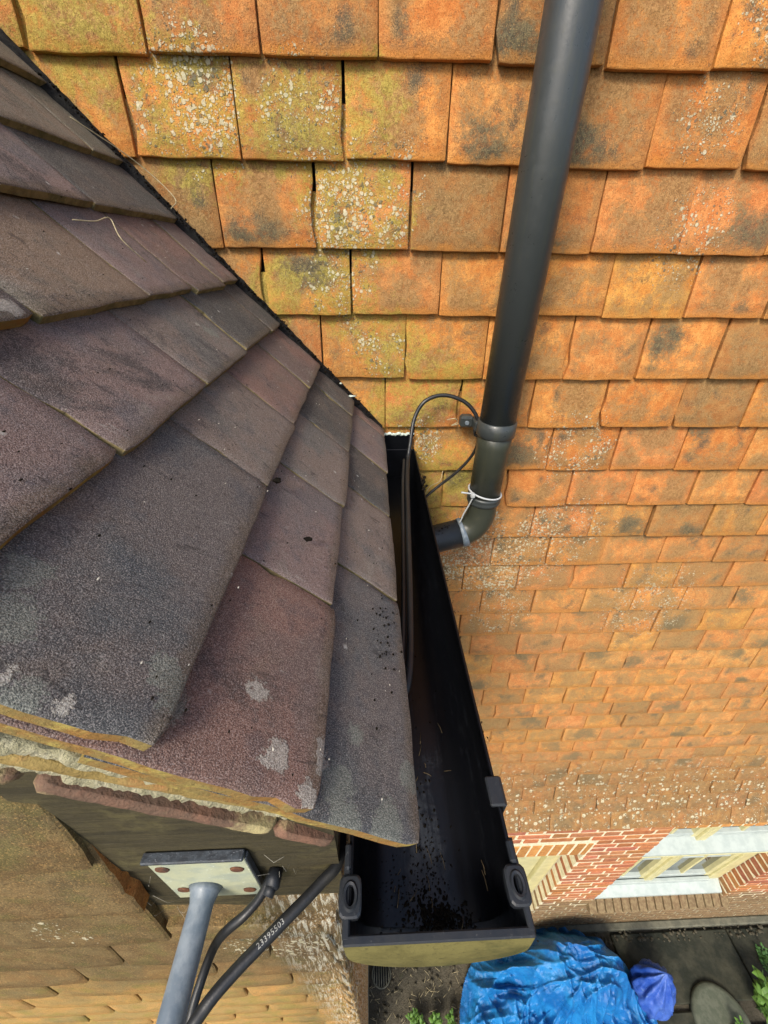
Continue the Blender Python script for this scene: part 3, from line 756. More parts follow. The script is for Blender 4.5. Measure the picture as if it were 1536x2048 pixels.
for k, (a, b) in enumerate([(-.28, -.06), (-.057, .135), (.137, .306), (.312, .452), (.455, .505)]):
    band('undercloak_tile', -.0680, -.0565, a, b, YS3[0], YS3[1], 'red_edge', .0006, seed=20+k)
# felt and roof deck under the tiles
v = [slope(-.78, -.74, -.02), slope(.505, -.74, -.02), slope(.505, -.012, -.02), slope(-.78, -.012, -.02),
     slope(-.78, -.74, -.05), slope(.50, -.74, -.05), slope(.50, -.012, -.05), slope(-.78, -.012, -.05)]
BF = [(0,3,2,1),(4,5,6,7),(0,1,5,4),(1,2,6,5),(2,3,7,6),(3,0,4,7)]
ob('roof_deck', mk('roof_deck', v, BF, 'felt'), bay)
# black torn soaker in the gap where the roof meets the wall
mb = MB(); n = 120; v = []; f = []
for i in range(n+1):
    s = -.75+(1.275)*i/n
    a = .0045*mn.noise(Vector((s*45, 1, 2)))+.003*mn.noise(Vector((s*150, 4, 2))); b = .004*mn.noise(Vector((s*60, 7, 2)))
    v += [slope(s, -.001, .001+b*.6), slope(s, -.008, .002+a), slope(s, -.016+a*2.6, .0000+b), slope(s, -.028+a*2.5, -.010)]
for i in range(n):
    for k in range(3): f.append((i*4+k, i*4+k+1, (i+1)*4+k+1, (i+1)*4+k))
mb.add(v, f, 0, True); mb.build('soaker', 'felt', bay)
# barge board, its foot, and the gable face behind
def board(name, x0, x1, z0, z1, y0, y1, mat='board', bev=.0015, par=bay):
    b = MB(); b.box((x0, y0, z0), (x1, y1, z1), 0, bev); return b.build(name, mat, par)
def zt_(x): return RA*x+RB-.050/.68
X0, X1 = -.215, -.028
pl = [(X0, -.806), (X1+.0, -.806), (X1, -.73), (X0, zt_(X0)+.0)]
extr('barge_board', [(X0, -.768), (X1, -.772), (X1, -.70), (X0, zt_(X0))], -.7425, -.715, 'board', bay)
extr('barge_board', [(X0, -.898), (X1, -.905), (X1, -.7735), (X0, -.7695)], -.7405, -.715, 'board', bay)
extr('raking_board', [(-.80, RA*-.80+RB-.11), (-.80, RA*-.80+RB-.36), (-.365, RA*-.365+RB-.36), (-.365, RA*-.365+RB-.11)], -.7475, -.70, 'board', bay)
extr('eaves_board', [(X1-.02, -1.0), (X1+.004, -1.0), (X1+.004, -.72), (X1-.02, -.70)], -.713, -.02, 'board', bay)
# hung tiles of the gable
gt = [tile_mesh('gable_tile', .165, .19, .0085, 8, 7, 300+i, ['gable_tile', 'gable_tile'], camber=.0010, edge=.0010, corner=rnd.uniform(.003, .007), chip=.3) for i in range(8)]
gcut = tile_mesh('gable_tile', .165, .24, .0115, 10, 22, 341, ['gable_tile', 'wall_tile'], camber=.001, edge=.0016, corner=.006, chip=1.2)
gshort = tile_mesh('gable_tile', .165, .040, .0115, 9, 3, 344, ['gable_tile', 'gable_tile'], camber=.0008, edge=.0012, corner=.004)
def put_gable(me, x0, x1, z, y=-.755, a=R(4.4), par=bay, W_=.165, nm='gable_tile'):
    aa = a+rnd.gauss(0, .008); rot = Matrix.Rotation(rnd.gauss(0, .01), 3, Vector((0, -1, 0)))
    U = Vector((0, math.sin(aa), math.cos(aa))); N = Vector((0, -math.cos(aa), math.sin(aa)))
    m = frame(rot@Vector(((x1-x0)/W_, 0, 0)), rot@U, rot@N, ((x0+x1)/2, y-abs(rnd.gauss(0, .0008)), z+rnd.gauss(0, .002)))
    o = bpy.data.objects.new(nm, me); COL.objects.link(o); o.parent = par
    o.matrix_parent_inverse = Matrix.Translation(-bay.location); o.matrix_basis = m
    g = rnd.uniform(.8, 1.15); o.color = (g, g*rnd.uniform(.9, 1.1), g*rnd.uniform(.8, 1.2), 1); return o
put_gable(gcut, -.355, -.196, -.838); put_gable(gt[1], -.52, -.358, -.836)
for k in range(2): put_gable(gt[k+2], -.69-.167*k, -.523-.167*k, -.838)
for k in range(3): put_gable(gt[k+3], -.363-.167*k, -.1985-.167*k, -.728, y=-.752)
for r in range(1, 24):
    z = -.838-.1065*r
    x = -.036-(0 if r % 2 else .083)
    if r % 2 == 0: put_gable(gt[r % 8], -.117, -.036, z)
    for k in range(5 if r < 14 else 4):
        put_gable(gshort if (r == 1 and k == 0) else gt[rnd.randrange(8)], x-.165, x-.002, z); x -= .1675
# return face of the bay, below the gutter
sd = MB()
for r in range(0, 22):
    z = -1.10-.1065*r
    for k in range(5):
        y0 = -.755+.1675*k-(.0 if r % 2 else .083)
        y1 = y0+.165
        if y0 < -.76: y0 = -.755
        if y1 > -.03: y1 = -.03
        if y1-y0 < .03: continue
        U = Vector((-math.sin(.1), 0, math.cos(.1))); N = Vector((math.cos(.1), 0, math.sin(.1))); X = U.cross(N)
        sd.mesh(gt[(r*3+k) % 8], frame(X*((y1-y0)/.165), U, N, (-.034, (y0+y1)/2, z)))
e = sd.build('side_tile', ['gable_tile', 'gable_tile'], bay); e['kind'] = 'stuff'; e.color = (.8, .8, .8, 1)
mb = MB(); mb.box((-1.6, -.725, -6.02), (-.058, -.012, -.95)); mb.box((-1.6, -.718, -.95), (-.24, -.4, -.55)); mb.build('bay_wall', 'concrete', bay)

# ================================================================== GUTTER
gut = thing('gutter', 'black plastic gutter, open and dirty, running from the wall along the dark tile roof', 'gutter', (.044, -.4, -.82))
def gprof(hw, zt, depth, n=18, p=3.2, cx=.044):
    out = []
    for i in range(n+1):
        t = -1+2*i/n; t = math.copysign(abs(t)**.7, t)
        out.append((cx+hw*t, zt-depth*(1-abs(t)**p)**(1/p)))
    return out
def gutter_piece(name, y0, y1, hw, zt, depth, th, mat, lip=.003, ny=24, wob=.0006):
    o_ = [(-1, p) for p in gprof(hw, zt, depth)]; i_ = gprof(hw-th, zt, depth-th)
    outer = gprof(hw, zt, depth)
    prof = outer + [(outer[-1][0]-.0, zt+.0012), (outer[-1][0]-th-lip*.3, zt+.0012)] + i_[::-1] + [(outer[0][0]+th+lip*.3, zt+.0012), (outer[0][0], zt+.0012)]
    n = len(prof); v = []; f = []
    for j in range(ny+1):
        y = y0+(y1-y0)*j/ny; k = wob*mn.noise(Vector((y*8, 2, 1))); kz = wob*1.5*mn.noise(Vector((y*5, 9, 1)))
        for (x, z) in prof: v.append((x+k, y, z+kz))
    for j in range(ny):
        for i in range(n): f.append((j*n+i, j*n+(i+1) % n, (j+1)*n+(i+1) % n, (j+1)*n+i))
    me = mk(name, v, f, mat, None, True)
    o = ob(name, me, gut); 
    return o
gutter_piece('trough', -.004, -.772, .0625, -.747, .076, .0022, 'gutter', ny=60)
# union collar near the wall
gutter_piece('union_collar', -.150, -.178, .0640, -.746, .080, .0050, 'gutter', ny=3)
# stop end unit at the near end
gutter_piece('end_socket', -.738, -.790, .0650, -.7465, .080, .0028, 'gutter_rim', ny=6)
# stop end plate, seen from outside it is olive with algae
pr_ = gprof(.0650, -.7475, .062, 60, 2.0)
v = [(x, -.7912-.0035*min(1, (-.7475-z)/.02), z) for x, z in pr_]+[(x, -.7875, z) for x, z in pr_]; n = len(pr_)
f = [tuple(range(n))[::-1], tuple(range(n, 2*n))]+[(i, i+1, n+i+1, n+i) for i in range(n-1)]+[(n-1, 0, n, 2*n-1)]
ob('stop_end', mk('stop_end', v, f, ['algae', 'gutter'], [0, 1]+[0]*(n)), gut)
mb = MB(); mb.box((-.0215, -.7915, -.7480), (.1095, -.7860, -.7452), 0, .0010)
mb.box((-.0220, -.789, -.7478), (-.0170, -.744, -.7450), 0, .001); mb.box((.1050, -.789, -.7478), (.1098, -.748, -.7450), 0, .001)
mb.build('end_rim', 'gutter_rim', gut)
# clip lugs with an oval hole
def lug(cx, cy, w, l, name='clip_lug', ang=0.0):
    n = 28; v = []; f = []
    def rrect(a, hw, hl, p=5):
        c, s_ = math.cos(a), math.sin(a)
        k = (abs(c/hw)**p+abs(s_/hl)**p)**(-1/p); return c*k, s_*k
    rings = []
    for (fn, z) in ((0, 0.0), (1, 0.0), (2, 0.0), (3, .0022), (4, .0022), (5, -.006)):
        ring = []
        for i in range(n):
            a = 2*math.pi*i/n
            if fn == 0: x, y = rrect(a, w, l); zz = -.006
            elif fn == 1: x, y = rrect(a, w, l); zz = .0
            elif fn == 2: x, y = rrect(a, w-.0012, l-.0012); zz = .0010
            elif fn == 3: x, y = math.cos(a)*.0058, math.sin(a)*.0085; zz = .0010
            elif fn == 4: x, y = math.cos(a)*.0048, math.sin(a)*.0072; zz = .0026
            else: x, y = math.cos(a)*.0032, math.sin(a)*.0056; zz = .0022
            ring.append(len(v)); v.append((cx+x*math.cos(ang)-y*math.sin(ang), cy+x*math.sin(ang)+y*math.cos(ang), -.7440+zz))
        rings.append(ring)
    ring = []
    for i in range(n):
        a = 2*math.pi*i/n; ring.append(len(v)); v.append((cx+math.cos(a)*.003, cy+math.sin(a)*.0052, -.752))
    rings.append(ring)
    for a_, b_ in zip(rings[:-1], rings[1:]):
        for i in range(n): f.append((a_[i], a_[(i+1) % n], b_[(i+1) % n], b_[i]))
    f.append(tuple(rings[-1])); 
    return ob(name, mk(name, v, f, 'gutter_rim'), gut)
lug(.1045, -.7655, .0080, .0115); lug(-.0170, -.7675, .0080, .0115)
mb = MB()   # plain clip over the rim a little further back
mb.box((.0975, -.718, -.7455), (.1105, -.696, -.7410), 0, .0012); mb.box((.1085, -.718, -.760), (.1115, -.696, -.742), 0, .0010)
mb.build('rim_clip', 'gutter_rim', gut)
mb = MB()
mb.box((.1030, -.7535, -.747), (.1085, -.7395, -.7415), 0, .0015); mb.build('rim_hook', 'gutter_rim', gut)
mb = MB(); mb.box((-.0215, -.7535, -.747), (-.0170, -.738, -.7415), 0, .0015); mb.build('rim_hook', 'gutter_rim', gut)
# filler blob where the gutter meets the wall
mb = MB()
for i in range(12): lump(mb, (.018+.0072*i, -.005, -.7085+.0015*math.sin(i*2.)), .0052, i, (1.1, .9, .6), 2, .7)
mb.build('filler_bead', 'cement', gut)
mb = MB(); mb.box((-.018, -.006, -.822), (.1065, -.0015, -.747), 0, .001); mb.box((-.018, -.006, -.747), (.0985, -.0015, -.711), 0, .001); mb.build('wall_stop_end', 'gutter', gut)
mb = MB()
for i in range(7): lump(mb, (.1085+rnd.uniform(-.003, .003), -.150-rnd.uniform(0, .05), -.742+rnd.uniform(-.004, .002)), rnd.uniform(.003, .0055), i+30, (1, 1.2, .7), 1, .8)
mb.build('union_grime', 'moss', gut)
# moss crumbs lying in the gutter
mb = MB()
def crumbs(mb, n, cx, cy, sx, sy, r0, r1, zf, seed):
    q = random.Random(seed)
    for i in range(n):
        x, y = q.gauss(cx, sx), q.gauss(cy, sy); y = max(y, -.784) if cy < -.7 else y
        lump(mb, (x, y, zf(x, y)), q.uniform(r0, r1), i+seed, (1, q.uniform(.6, 1.6), .6), 1, .9)
gz_ = lambda x, y: -.747-.0738*(1-min(1, abs((x-.044)/.061))**3.2)**(1/3.2)+.0015
crumbs(mb, 260, .050, -.768, .010, .007, .0004, .0017, gz_, 5)
crumbs(mb, 150, .068, -.772, .006, .006, .0004, .0014, gz_, 15)
crumbs(mb, 120, .045, -.74, .008, .02, .0003, .0009, gz_, 25)
crumbs(mb, 260, .035, -.755, .020, .016, .0002, .0008, gz_, 35)
crumbs(mb, 90, .05, -.45, .018, .15, .0002, .0010, gz_, 45)
crumbs(mb, 60, .035, -.782, .02, .003, .0006, .0018, gz_, 6)
crumbs(mb, 70, .045, -.72, .012, .035, .0005, .0013, gz_, 7)
crumbs(mb, 60, .1075, -.45, .0015, .2, .0004, .0010, lambda x, y: -.7435, 10)
tw_ = MB(); q = random.Random(77)
for i in range(30):
    x, y = q.gauss(.045, .020), q.uniform(-.785, -.62 if i % 3 else -.2); x = max(-.008, min(.096, x)); a = q.gauss(1.57, .7); l = q.uniform(.004, .016)
    z = gz_(x, y)+.0008; p0 = Vector((x, y, z)); p1 = p0+Vector((math.cos(a)*l*.5, math.sin(a)*l, q.uniform(0, .002))); p1.y = max(p1.y, -.784)
    tube(tw_, [p0, (p0+p1)/2+Vector((.0005, 0, .0006)), p1], q.uniform(.00018, .0004), 4)
e = tw_.build('twig_litter', 'twig'); e['kind'] = 'stuff'
e = mb.build('gutter_moss', 'moss'); e['kind'] = 'stuff'; tag(e, 'black moss crumbs and damp debris lying in the near end of the gutter', 'moss')

# ================================================================== DOWNPIPE
pipe = thing('downpipe', 'black round plastic downpipe on the orange tile wall ending in an elbow behind the gutter', 'pipe', (.263, -.09, -.9))
PX, PY = .2635, -.092
mb = MB(); tube(mb, [(PX+.001, PY, .75), (PX, PY, -.2), (PX, PY, -.665)], .0362, 48); mb.build('upper_pipe', 'pipe', pipe)
mb = MB(); tube(mb, [(PX, PY, -.643), (PX, PY, -.6445), (PX, PY, -.673), (PX, PY, -.675)], [.0365, .0395, .0395, .0375], 48)
mb.build('pipe_collar', 'pipe', pipe)
mb = MB(); tube(mb, [(PX, PY, -.665), (PX, PY, -.70), (PX-.0005, PY, -.835)], [.0360, .0350, .0345], 48); mb.build('lower_pipe', 'pipe_old', pipe)
mb = MB(); tube(mb, [(PX, PY, z) for z in (-.818, -.820, -.824, -.827, -.831, -.835, -.838, -.840)], [.0345, .0375, .0385, .0365, .0385, .0385, .0365, .0345], 48)
mb.build('rubber_seal', 'pipe', pipe)
mb = MB()
el = catmull([(PX-.0005, PY, -.835), (PX, PY, -.860), (PX-.004, PY-.001, -.888), (PX-.018, PY-.002, -.912), (PX-.040, PY-.004, -.926), (PX-.060, PY-.006, -.932)], 5)
tube(mb, el, .0335, 40); mb.build('elbow', 'pipe_old', pipe)
mb = MB(); tube(mb, [(PX-.034, PY-.004, -.923), (PX-.043, PY-.005, -.9265), (PX-.045, PY-.005, -.927)], [.0362, .0362, .034], 40); mb.build('socket_ring', 'tie', pipe).active_material = M['pole']
mb = MB(); tube(mb, [(PX-.042, PY-.005, -.926), (PX-.12, PY-.012, -.945), (PX-.20, PY-.02, -.965)], .0342, 40); mb.build('branch_pipe', 'gutter_rim', pipe)
mb = MB(); q = random.Random(3)
for i in range(90):
    t = q.random(); a = q.gauss(0, .35)
    lump(mb, (PX-.062-.07*t, PY-.008-.008*t-.0+.030*math.sin(a), -.931-.018*t+.0335*math.cos(a)), q.uniform(.0009, .0034), i, (1.3, 1, .8), 1, .9)
e = mb.build('pipe_moss', 'moss'); e['kind'] = 'stuff'; tag(e, 'black moss crumbs clinging on top of the branch behind the gutter', 'moss')
# wall clip with its screw
mb = MB(); mb.box((.202, -.034, -.684), (.232, -.010, -.657), 0, .005); mb.box((.228, -.06, -.682), (.246, -.02, -.660), 0, .003); mb.build('wall_clip', 'pipe', pipe)
mb = MB(); tube(mb, [(.216, -.034, -.671), (.216, -.0375, -.671)], [.0052, .0042], 16); mb.build('screw', 'pole', pipe)
# cable ties
mb = MB()
ring = [(PX+.0372*math.cos(a), PY+.0372*math.sin(a), -.812-.006*math.cos(a)) for a in [2*math.pi*i/40 for i in range(41)]]
tube(mb, ring, .0021, 8, caps=False)
tube(mb, catmull([(PX-.030, PY-.024, -.806), (PX-.045, PY-.028, -.801), (PX-.062, PY-.03, -.797)], 4), .0020, 8)
mb.box((PX-.040, PY-.034, -.810), (PX-.031, PY-.024, -.801), 0, .001)
o = mb.build('cable_tie', 'tie'); tag(o, 'pale grey cable tie wrapped round the downpipe above the elbow', 'cable tie')
mb = MB(); tube(mb, catmull([(PX-.034, PY-.028, -.812), (PX-.040, PY-.022, -.84), (PX-.046, PY-.018, -.862), (PX-.052, PY-.014, -.893)], 5), .0017, 8)
o = mb.build('cable_tie', 'tie'); tag(o, 'pale tie strap hanging from the pipe tie down to the branch', 'cable tie')

# ================================================================== CABLES
LOOP = [(.238, -.05, -.683), (.232, -.045, -.652), (.205, -.035, -.624), (.160, -.03, -.611), (.120, -.035, -.622), (.098, -.045, -.655), (.088, -.075, -.700),
        (.082, -.10, -.727), (.075, -.17, -.735), (.068, -.26, -.735), (.060, -.37, -.737), (.050, -.50, -.737), (.041, -.59, -.738), (.030, -.622, -.742), (.0, -.640, -.745)]
mb = MB(); tube(mb, catmull(LOOP, 8), .0042, 12); o = mb.build('thin_cable', 'cable')
tag(o, 'thin black cable looping from the pipe clip over the wall into the gutter', 'cable')
mb = MB(); P2 = [(x-.0085, y, z-.001+.0008*math.sin(i*1.9)) for i, (x, y, z) in enumerate(LOOP[7:])]
tube(mb, catmull(P2, 8), .0030, 10); o = mb.build('thin_cable', 'cable'); tag(o, 'dirty twin cable lying in the gutter beside the looped cable', 'cable')
mb = MB(); tube(mb, catmull([(.240, -.05, -.690), (.243, -.045, -.72), (.232, -.04, -.755), (.205, -.035, -.795), (.171, -.03, -.831), (.137, -.035, -.862), (.10, -.04, -.90)], 7), .0034, 12)
o = mb.build('thin_cable', 'cable'); tag(o, 'thin black cable hanging from the pipe clip down behind the gutter rim', 'cable')
mb = MB()
for k in range(3):
    c = Vector((.2385, -.052, -.686)); ring = [c+Vector((.0095*math.cos(a), .004*k-.004, .0085*math.sin(a)+.003*k)) for a in [2*math.pi*i/20 for i in range(21)]]
    tube(mb, ring, .0016, 6, caps=False)
o = mb.build('cable_tie', 'cable'); tag(o, 'black cable tie holding the loop of cable at the pipe clip', 'cable tie')
# thick printed cable
C1 = [(-.036, -.66, -.80), (-.029, -.70, -.788), (-.028, -.7365, -.781), (-.043, -.7525, -.780), (-.070, -.774, -.780), (-.097, -.795, -.781), (-.113, -.8095, -.783), (-.125, -.825, -.79), (-.15, -.86, -.83), (-.17, -.88, -.95), (-.19, -.86, -1.3), (-.20, -.80, -2.2), (-.20, -.78, -3.6), (-.20, -.78, -5.95)]
c1 = catmull(C1, 12); CR = .0043
mb = MB(); tube(mb, c1, CR, 24); thick = mb.build('printed_cable', 'cable'); tag(thick, 'thick black cable printed with white digits coming from under the roof tiles', 'cable')
C2 = [(-.080, -.728, -.785), (-.083, -.742, -.786), (-.090, -.756, -.789), (-.101, -.766, -.792), (-.112, -.771, -.799), (-.1215, -.775, -.810), (-.1285, -.781, -.822), (-.134, -.792, -.832), (-.1375, -.806, -.838), (-.140, -.822, -.85), (-.145, -.84, -.9), (-.16, -.85, -1.3), (-.175, -.80, -2.2), (-.18, -.775, -3.6), (-.18, -.775, -5.95)]
mb = MB(); tube(mb, catmull(C2, 8), .0035, 18); o = mb.build('black_cable', 'cable'); tag(o, 'black cable curving down out of the gland beside the white plate', 'cable')
mb = MB(); tube(mb, [(-.080, -.741, -.785), (-.0815, -.752, -.7855), (-.0817, -.7525, -.7855)], [.0058, .0058, .0045], 10); tube(mb, [(-.0817, -.750, -.7855), (-.084, -.757, -.787)], [.0046, .0042], 14)
o = mb.build('cable_gland', 'gutter_rim'); tag(o, 'black plastic gland where the cable leaves the olive board', 'gland')
# printed digits wrapped on the cable
try:
    cu = bpy.data.curves.new('digits', 'FONT'); cu.body = '23395503'; cu.size = .0050; cu.space_character = 1.08; cu.resolution_u = 2
    to = bpy.data.objects.new('digits', cu); COL.objects.link(to)
    dg = bpy.context.evaluated_depsgraph_get(); me = bpy.data.meshes.new_from_object(to.evaluated_get(dg))
    bpy.data.objects.remove(to)
    bm = bmesh.new(); bm.from_mesh(me); bmesh.ops.triangulate(bm, faces=bm.faces[:]); bmesh.ops.subdivide_edges(bm, edges=bm.edges[:], cuts=1)
    # arc length table of the cable
    L_ = [0]
    for a, b in zip(c1[:-1], c1[1:]): L_.append(L_[-1]+(b-a).length)
    # start: near the point where the cable passes (-.080,-.782,-.78)
    k0 = min(range(len(c1)), key=lambda i: (c1[i]-Vector((-.0835, -.7845, -.7805))).length); s0 = L_[k0]
    wid = max(v.co.x for v in bm.verts)
    for v in bm.verts:
        s = s0 - v.co.x       # reads back towards the eaves
        i = max(1, min(len(c1)-1, next((j for j in range(len(L_)) if L_[j] > s), len(L_)-1)))
        t = (s-L_[i-1])/(L_[i]-L_[i-1]); P = c1[i-1].lerp(c1[i], t); T = (c1[i]-c1[i-1]).normalized()
        side = T.cross(Vector((0, 0, 1))).normalized(); up = side.cross(T).normalized()
        a = (v.co.y-.0022)/CR + .05
        # top of the cable faces the camera, text height runs across it
        v.co = P+(up*math.cos(a)-side*math.sin(a)*-1*1.0)*(CR+.00012) if False else P+(up*math.cos(a)+side*math.sin(a))*(CR+.00012)
    bm.to_mesh(me); bm.free(); me.materials.clear(); me.materials.append(M['print'])
    po = bpy.data.objects.new('printed_digits', me); link(po, thick)
except Exception as ex:
    print('text failed', ex)

# ================================================================== BRACKET
br = thing('mast_bracket', 'galvanised steel arm on a pale rectangular plate screwed to the olive board', 'bracket', (-.132, -.745, -.775))
mb = MB(); mb.box((-.1665, -.7475, -.824), (-.0945, -.7432, -.730), 0, .0008); mb.build('mounting_plate', 'plate', br)
mb = MB(); mb.box((-.1668, -.7500, -.7298), (-.0942, -.7430, -.7262), 0, .0008); mb.box((-.0944, -.7482, -.822), (-.0925, -.7430, -.730), 0, .0006); mb.build('plate_lip', 'black_metal', br)
for (x, z) in ((-.158, -.748), (-.104, -.754), (-.156, -.800), (-.104, -.808)):
    mb = MB(); tube(mb, [(x, -.7476, z), (x, -.7484, z), (x, -.7487, z)], [.0054, .0048, .003], 18); mb.build('screw', 'rust', br)
A0 = Vector((-.1375, -.7475, -.796))
mb = MB(); tube(mb, [A0, A0+Vector((0, -.0035, 0)), A0+Vector((0, -.010, 0)), A0+Vector((-.001, -.05, -.002)), A0+Vector((-.006, -.35, -.01))], [.0135, .0112, .0093, .0092, .0092], 32)
mb.build('arm', 'pole', br)

# ================================================================== GROUND
mb = MB(); v = []; f = []
xs = [-60, -20, -6]+[-3+i*.05 for i in range(181)]+[12, 30, 80]; ys = [-80, -20, -5]+[-2.6+i*.05 for i in range(55)]+[.15, 2, 60]
for y in ys:
    for x in xs:
        near = -3 <= x <= 6 and -2.6 <= y <= .2
        h = (.012*mn.noise(Vector((x*2, y*2, 0)))+.010*mn.noise(Vector((x*9, y*9, 3)))) if near else 0
        v.append((x, y, -6.0+h))
nx = len(xs); f = [(j*nx+i, j*nx+i+1, (j+1)*nx+i+1, (j+1)*nx+i) for j in range(len(ys)-1) for i in range(nx-1)]
mb.add(v, f, 0, True); o = mb.build('ground', 'ground'); o['kind'] = 'structure'
# path of damp slabs on the right
path = MB(); 
sl = [((2.35, -.52), (3.52, -.075)), ((3.54, -.62), (4.9, -.075)), ((2.3, -1.25), (3.2, -.56)), ((3.24, -1.3), (4.9, -.66))]
pth = bpy.data.objects.new('path', None); COL.objects.link(pth); pth.location = (3.2, -.5, -6); pth['kind'] = 'structure'
for (a, b) in sl:
    s_ = MB(); s_.box((a[0], a[1], -6.03), (b[0], b[1], -5.962+rnd.uniform(-.004, .004)), 0, .008); s_.build('slab', 'slab', pth)
# loose stones and bits on the soil
mb = MB(); q = random.Random(11)
for i in range(420):
    x = q.uniform(-.3, 1.3); y = q.uniform(-.95, -.06)
    if i % 3 == 0: x = q.uniform(2.2, 4.4); y = q.uniform(-.14, -.05)
    lump(mb, (x, y, -5.985+(.03 if x > 2.3 else 0)), q.uniform(.004, .018), i, (1, 1, .5), 1, .7)
e = mb.build('gravel', 'stones'); e['kind'] = 'stuff'
mb = MB(); q = random.Random(12)
for i in range(260):
    x = q.uniform(-.3, 1.2); y = q.uniform(-.95, -.06); a = q.uniform(0, 6.28); l = q.uniform(.02, .07)
    p0 = Vector((x, y, -5.982)); p1 = p0+Vector((math.cos(a)*l, math.sin(a)*l, q.uniform(0, .012)))
    tube(mb, [p0, (p0+p1)/2+Vector((0, 0, .004)), p1], .0016, 4)
e = mb.build('straw_litter', 'straw'); e['kind'] = 'stuff'
# drain grating
dr = thing('drain_cover', 'small round grey drain grating in the soil below the stop end', 'drain', (.06, -.25, -6))
mb = MB(); tube(mb, [(.06, -.25, -6.0), (.06, -.25, -5.965)], .085, 28); mb.build('grating_plate', 'felt', dr)
mb = MB(); ring = [(.06+.085*math.cos(a), -.25+.085*math.sin(a), -5.963) for a in [2*math.pi*i/32 for i in range(33)]]; tube(mb, ring, .007, 8, caps=False)
for k in range(-3, 4):
    h = math.sqrt(.085**2-(k*.022)**2); tube(mb, [(.06+k*.022, -.25-h, -5.963), (.06+k*.022, -.25+h, -5.963)], .005, 6)
mb.build('grating_bars', 'concrete', dr)
# stone lid
mb = MB(); tube(mb, [(3.05, -.64, -6.0), (3.05, -.64, -5.93), (3.05, -.64, -5.91), (3.05, -.64, -5.905)], [.235, .24, .228, .20], 48)
o = mb.build('stone_disc', 'pot'); tag(o, 'round grey green stone disc on the ground at the bottom edge', 'stone disc')

# ------------------------------------------------------------------ tarpaulin
def tarp():
    nx, ny = 330, 230; x0, x1, y0, y1 = .62, 2.62, -1.25, -.02; v = []
    cx, cy = 1.80, -.33
    for j in range(ny+1):
        for i in range(nx+1):
            u, w = i/nx, j/ny; x = x0+(x1-x0)*u; y = y0+(y1-y0)*w
            # footprint
            dx, dy = (x-cx), (y-cy)
            ang = math.atan2(dy, dx)
            rt = math.hypot(dx/.43, dy/.235)            # raised round top
            top = 1/(1+math.exp((rt-1.0)*9))
            h = .40*top + .05*top*(1-rt*rt*.5)
            body = 1/(1+math.exp((math.hypot((x-1.6)/.82, (y+.62)/.60)-.92)*11))
            h += .13*body
            # radial drapes below the top
            amp = .075*math.exp(-((rt-1.35)/.55)**2)
            h += amp*(abs(math.sin(ang*8.5+2.2*mn.noise(Vector((x*2, y*2, 1)))))**1.4-.5)
            # sideways slack folds on the left
            wl = max(0, 1-abs(x-1.15)/.42)
            fx = mn.noise(Vector((x*1.6, y*1.6, 7)))
            h += .055*wl*body*(1-abs(math.sin((x*.9+y*1.1+fx*.5)*17)))**1.5
            # long arc crease over the top
            for (oy, a_) in ((.02, .030), (-.09, .026), (.10, .02)):
                d = dy-oy-.10*dx*dx*3+.03*mn.noise(Vector((x*5, 2, oy*9))); h += a_*top*math.exp(-(d/.018)**2)*(1 if abs(dx) < .4 else 0)
            # crumple: sharp ridges on a warped grid
            wx = x+.06*mn.noise(Vector((x*3, y*3, 31))); wy = y+.06*mn.noise(Vector((x*3, y*3, 41)))
            def ridge(sx, sy, sd, k): return max(0, 1-abs(mn.noise(Vector((wx*sx, wy*sy, sd))))*k)**2.2
            h += (.050*ridge(3, 11, 2, 3.2)*top + .055*ridge(3.2, 3.6, 12, 4.0)+.018*ridge(12, 9, 5, 3.4)+.004*ridge(30, 34, 8, 3))*(.35+.65*body)
            rw = ang+.35*mn.noise(Vector((x*2.5, y*2.5, 61)))
            def fold(fr, sd, k): return max(0, 1-abs(mn.noise(Vector((rw*fr, rt*.55, sd))))*k)**1.8
            h += (.085*fold(2.6, 71, 3.4)+.045*fold(6.5, 81, 3.2))*(1-top)*body
            # hanging pleats on the side towards the garden
            pl = max(0, min(1, (-y-.42)/.08))*body
            h += .050*pl*(max(0, math.sin((x+.10*mn.noise(Vector((x*3, y*2, 51))))*46+y*4))**2)
            ex = max(0, body-.10)
            v.append((x+.02*mn.noise(Vector((x*6, y*6, 11))), y+.02*mn.noise(Vector((x*6, y*6, 21))), -5.975+h if body+top > .16 else -6.05))
    keep = []
    for j in range(ny):
        for i in range(nx):
            q = (j*(nx+1)+i, j*(nx+1)+i+1, (j+1)*(nx+1)+i+1, (j+1)*(nx+1)+i)
            if all(v[k][2] > -6.02 for k in q): keep.append(q)
    o = ob('tarpaulin', mk('tarpaulin', v, keep, 'tarp', None, True))
    tag(o, 'crumpled bright blue tarpaulin draped over a heap at the foot of the wall', 'tarpaulin'); return o
tarp()
def sack():
    bm = bmesh.new(); bmesh.ops.create_icosphere(bm, subdivisions=5, radius=1)
    for v in bm.verts:
        p = v.co.copy(); a = math.atan2(p.y, p.x); neck = max(0, p.z)
        k = 1+.20*math.sin(a*9+1.5*mn.noise(p*2))*(.3+neck)+.16*(1-abs(mn.noise(p*2.2))*2)-.08
        rr = (1-.55*neck**1.6)
        v.co = Vector((2.47+p.x*.165*k*rr+.02*p.z, -.44+p.y*.15*k*rr+.05*p.z, -5.78+p.z*.28*(1+.2*neck)))
    bm.verts.index_update()
    o = ob('plastic_sack', mk('plastic_sack', [v.co.copy() for v in bm.verts], [tuple(v.index for v in f.verts) for f in bm.faces], 'sack', None, True)); bm.free()
    tag(o, 'gathered violet blue plastic sack beside the crumpled tarpaulin', 'sack')
sack()
